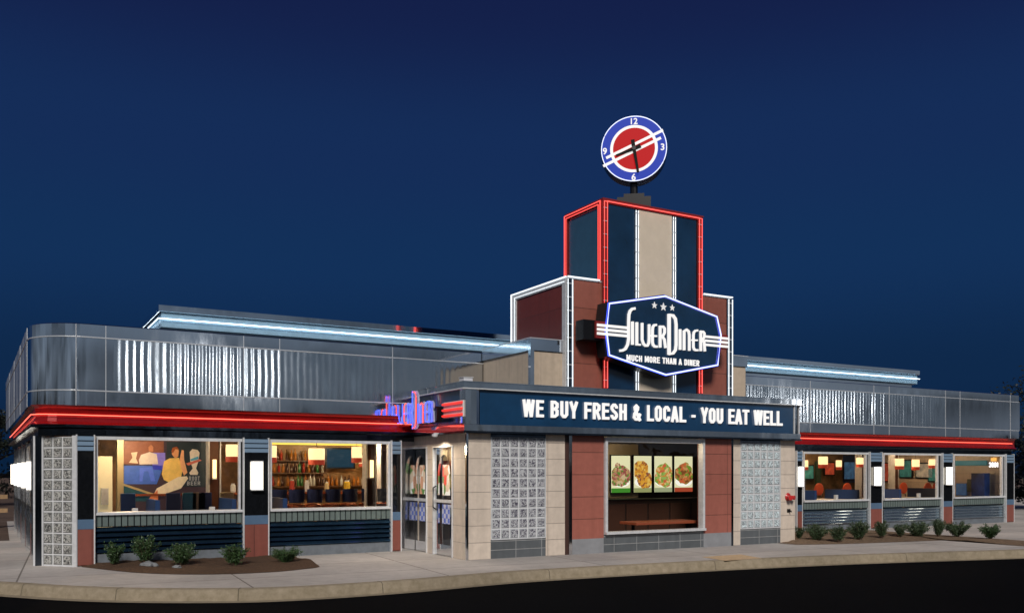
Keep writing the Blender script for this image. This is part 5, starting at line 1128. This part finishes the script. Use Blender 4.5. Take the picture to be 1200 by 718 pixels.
shrub(0, 134, 657, 'thin low shrub, first from the glass block corner in the left bed', gL); shrub(1, 171, 659, 'tallest narrow shrub behind the flat rock in the left bed', gL)
shrub(2, 213, 661, 'wide spreading shrub in the middle of the left bed', gL, sc=.9); shrub(3, 274, 662, 'round low shrub in front of the pier in the left bed', gL); shrub(4, 336, 659, 'broad clipped shrub at the right tip of the left bed', gL, sc=.82)
ro = ('first', 'second', 'third', 'fourth', 'fifth', 'sixth', 'seventh', 'eighth', 'ninth')
for i, (k, x, y, sc) in enumerate(((0, 936, 632, .8), (2, 957, 633, .95), (3, 982, 634, 1.0), (2, 1006, 632, .95), (1, 1034, 630, .85), (0, 1056, 629, 1.05), (2, 1075, 629, .95), (1, 1099, 628.5, .9), (4, 1122, 628, 1.05))):
    shrub(k, x, y, 'dark green shrub in the right bed, %s from the beige wall' % ro[i], gR, 'leafr', sc)
shrub(3, 1161, 631, 'rounded brighter shrub standing alone at the right end of the right bed', gR, 'leaf', 1.1)
# fence on the left
fe = thing('wooden_fence', 'low wooden post and rail fence beyond the left side wall', 'fence', (-3, 30.2, 0)); MT['wood'] = mat('weathered_wood', (.30, .19, .10), .8, vary=.25, scale=6)
for k in range(6): X = -.12 - k * 1.4; B().box(X - .07, X + .07, 30.1, 30.24, 0, 1.12).build('post', 'wood', fe)
for z in (.45, .85): B().box(-8, .2, 30.04, 30.098, z, z + .12).build('rail', 'wood', fe)
# trees
def tree(name, loc, ht, rad, label, seed, n=5200, trunk_h=None):
    random.seed(seed); t = thing('tree', label, 'tree', loc, 0, None); th = trunk_h or ht * .35; b = B().tube([(0, 0, 0), (.1, .05, th * .5), (0, 0, th), (.1, 0, ht * .8)], [.28, .22, .17, .04], 8)
    cl_ = []
    for k in range(26):
        a = random.uniform(0, 2 * pi); u = random.uniform(0, 1); z = th * .8 + (ht - th * .8) * u; rr = rad * sqrt(max(0, 1 - (2 * u - .9) ** 2 * .85)) * random.uniform(.4, 1.0); c = Vector((cos(a) * rr, sin(a) * rr, z)); cl_.append((c, random.uniform(.16, .30) * rad))
        b.tube([(0, 0, th * .7 + (z - th * .7) * .5), c * .55 + Vector((0, 0, z * .3)), c], [.07, .05, .02], 5, caps=False)
    b.build('trunk', mat('bark', (.03, .022, .016), .9), t, world=False); f_ = B()
    for k in range(n):
        c, r_ = random.choice(cl_); p = c + Vector((random.gauss(0, 1), random.gauss(0, 1), random.gauss(0, .7))) * r_ * .62; d_ = Vector((random.gauss(0, 1), random.gauss(0, 1), random.gauss(0, 1))).normalized(); s_ = d_.orthogonal().normalized(); q = random.uniform(.10, .2)
        f_.add([p, p + d_ * q * .5 + s_ * q * .3, p + d_ * q, p + d_ * q * .5 - s_ * q * .3], [(0, 1, 2, 3)])
    f_.build('crown', 'leafd', t, world=False); return t
def at_t(px, t): r = (px - 600) / FPX; return (t * (SA + CA * r), t * (CA - SA * r), 0)
tree('tree', at_t(-25, 42), 4.6, 2.2, 'dark tree behind the wooden fence at the left edge', 1, trunk_h=.9); tree('tree', at_t(-110, 50), 6.5, 3.2, 'taller dark tree cut off by the left edge, beyond the fence', 2)
tree('tree', at_t(1216, 40), 3.6, 1.2, 'low dark tree just past the right end of the diner', 3, trunk_h=.6); tree('tree', at_t(1262, 36), 6.6, 2.6, 'tall dark tree reaching in from the right edge above the parapet', 4, n=7000)
tree('tree', at_t(1235, 60), 4.8, 2.6, 'dark tree far behind the right end of the diner', 6, trunk_h=.6)

# columns, wall strips and table things inside
for (x0, x1, Yc, lb_) in ((244, 259, 20.0, 'brown column with chrome edges right of the mural'), (429, 441, 19.6, 'slim brown column near the right end of the bar window'), (446, 454, 20.2, 'brown column at the right edge of the bar window'), (1048, 1053, 20.6, 'narrow brown column in the second right-wing window'), (1009, 1013, 20.2, 'narrow brown column at the right edge of the first right-wing window')):
    a, b = W(x0, 500, Yc), W(x1, 500, Yc); t = thing('room_column', lb_, 'column', ((a.x + b.x) / 2, Yc, .09))
    B().box(a.x + .03, b.x - .03, Yc, Yc + .25, .09, 2.47).build('shaft', mat('brown_laminate', (.09, .035, .02), .3, vary=.2), t)
    B().box(a.x, a.x + .03, Yc - .02, Yc + .25, .09, 2.47).build('chrome_edge', 'alu', t); B().box(b.x - .03, b.x, Yc - .02, Yc + .25, .09, 2.47).build('chrome_edge', 'alu', t)
for (px, Yc, lb_) in ((251, 19.97, 'slim lit tube lamp on the column right of the mural'), (435, 19.57, 'slim lit tube lamp on the column in the bar window')):
    q = W(px, 549, Yc); t = thing('tube_lamp', lb_, 'wall lamp', (q.x, Yc, q.z - .2)); B().box(q.x - .035, q.x + .035, Yc - .07, Yc - .01, q.z - .2, q.z + .2).build('diffuser', emis('warm_tube', (1, .72, .35), 2.2), t); B().box(q.x - .04, q.x + .04, Yc - .08, Yc, q.z - .23, q.z - .201).build('holder', 'alu', t)
random.seed(11)
jar0 = None; words = 'first second third fourth fifth sixth seventh eighth ninth tenth eleventh twelfth thirteenth fourteenth'.split()
jcol = [mat('jar_contents', c, .2, emit=c, es=.15) for c in ((.5, .4, .2), (.45, .30, .03), (.35, .05, .03), (.5, .5, .45))]
for i in range(14):
    X = 3.2 + i * .46 + random.uniform(-.08, .08); t = thing('counter_jar', 'glass jar on the bar counter top, %s from the left' % words[i], 'jar', (X, 20.9, 1.172), 0, 'jars along the bar counter')
    hh = random.uniform(.14, .3); rr = random.uniform(.05, .085)
    B().lathe([(rr * .8, 0), (rr, .03), (rr, hh), (rr * .7, hh + .02)], 12).build('jar_body', jcol[i % 4], t, world=False); B().lathe([(rr * .72, hh + .021), (rr * .72, hh + .05)], 12).build('lid', 'alu', t, world=False)
tab0 = None
for i, (x, y) in enumerate(((2.2, 18.35), (3.6, 18.35), (18.1, 18.4), (19.7, 18.4), (21.4, 18.4), (23.3, 18.4), (25.2, 18.4))):
    lab = 'small table between booths, %s along the %s wing windows' % (words[i if i < 2 else i - 2], 'left' if x < 10 else 'right')
    if tab0 is None:
        tab0 = t = thing('booth_table', lab, 'table', (x, y, .09), 0, 'tables between the booths')
        B().box(-.33, .33, -.5, .5, .70, .74).build('table_top', mat('cream_laminate', (.5, .42, .30), .3), t, world=False, bevel=.008); B().lathe([(.2, 0), (.18, .03), (.035, .05), (.035, .70)], 14).build('pedestal', 'chrome', t, world=False)
        B().box(-.05, .05, -.3, -.22, .741, .87).build('napkin_holder', 'alu', t, world=False)
    else: copy_tree(tab0, (x, y, .09), 0, lab)
for i, (x, y, h_, c, lb_) in enumerate(((17.6, 21.8, 1.15, (.30, .13, .04), 'amber half wall across the first right-wing window'), (21.5, 21.8, 1.1, (.22, .10, .05), 'amber half wall across the second right-wing window'))):
    t = thing('half_wall', lb_, 'partition', (x, y, .09)); B().box(x - 1.6, x + 1.6, y, y + .12, .09, h_).build('panel', tile('amber_panel', c, (.04, .02, .01), .7, 2, vary=.2), t); B().box(x - 1.62, x + 1.62, y - .02, y + .14, h_, h_ + .04).build('cap_rail', 'alu', t)
# far dark trees round the car park (behind the camera, they show in the polished steel)
random.seed(21); tl = B()
for k in range(24000):
    a = random.uniform(-2.35, 1.75); r = random.uniform(78, 96); hm = 9.0 + 3.0 * noise.noise(Vector((a * 9, 0, 0))) + 1.6 * noise.noise(Vector((a * 40, 3, 0)))
    hm *= .42 if a > .5 else .85; z = random.uniform(-.1, 1) * hm; c = Vector((sin(a) * r + 8, -cos(a) * r + 8, z)); q = random.uniform(.6, 1.6); d_ = Vector((random.gauss(0, 1), random.gauss(0, 1), random.gauss(0, 1))).normalized(); s_ = d_.orthogonal().normalized()
    tl.add([c, c + d_ * q * .5 + s_ * q * .5, c + d_ * q, c + d_ * q * .5 - s_ * q * .5], [(0, 1, 2, 3)])
o = tl.build('far_treeline', 'leafd'); tag(o, 'dark mass of far trees around the unlit car park', 'trees', kind='stuff')

# framed pictures and small lit details on the dining room walls
random.seed(31)
pcs = [(948, 553), (972, 549), (996, 551), (1042, 553), (1062, 549), (1084, 551), (1096, 556)]
pn = ('first', 'second', 'third', 'fourth', 'fifth', 'sixth', 'seventh')
for i, (px, py) in enumerate(pcs):
    q = W(px, py, 22.85); wd_ = random.uniform(.25, .45); hh = random.uniform(.25, .4); c = random.choice([(.5, .08, .04), (.05, .15, .3), (.4, .3, .12), (.04, .2, .18), (.45, .4, .3)])
    t = thing('framed_picture', 'small framed picture on the back wall, %s from the left in the right wing' % pn[i], 'picture', (q.x, q.y + .03, q.z) if q.x < XE - .3 else WX(px, py, XE - .005), 0 if q.x < XE - .3 else -pi / 2, 'framed pictures in the right dining room')
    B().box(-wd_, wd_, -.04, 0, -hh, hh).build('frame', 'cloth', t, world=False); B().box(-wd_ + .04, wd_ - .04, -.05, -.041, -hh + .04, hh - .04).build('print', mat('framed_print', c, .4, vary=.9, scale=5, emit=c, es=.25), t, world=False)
for i, (px, py, c) in enumerate(((150, 586, (.03, .09, .28)), (203, 588, (.03, .05, .15)), (222, 585, (.02, .16, .26)), (233, 585, (.25, .2, .14)), (240, 586, (.03, .05, .16)), (266, 586, (.35, .28, .16)))):
    Yc = 19.5; q = W(px, 590, Yc); t = thing('counter_chair', ('tall chair with coloured back, %s from the left in the mural window' % pn[i]), 'chair', (q.x, Yc, .09), 0, 'tall chairs in the mural window')
    B().box(-.14, .14, -.03, .03, .62, 1.12).build('backrest', mat('chair_back', c, .35), t, world=False, bevel=.015); B().box(-.16, .16, .03, .36, .58, .64).build('seat', 'cloth', t, world=False)
    for (a_, b_) in ((-.14, 0), (.14, 0), (-.14, .33), (.14, .33)): B().tube([(a_, b_, 0), (a_, b_, .6)], .012, 6).build('leg', 'chrome', t, world=False)
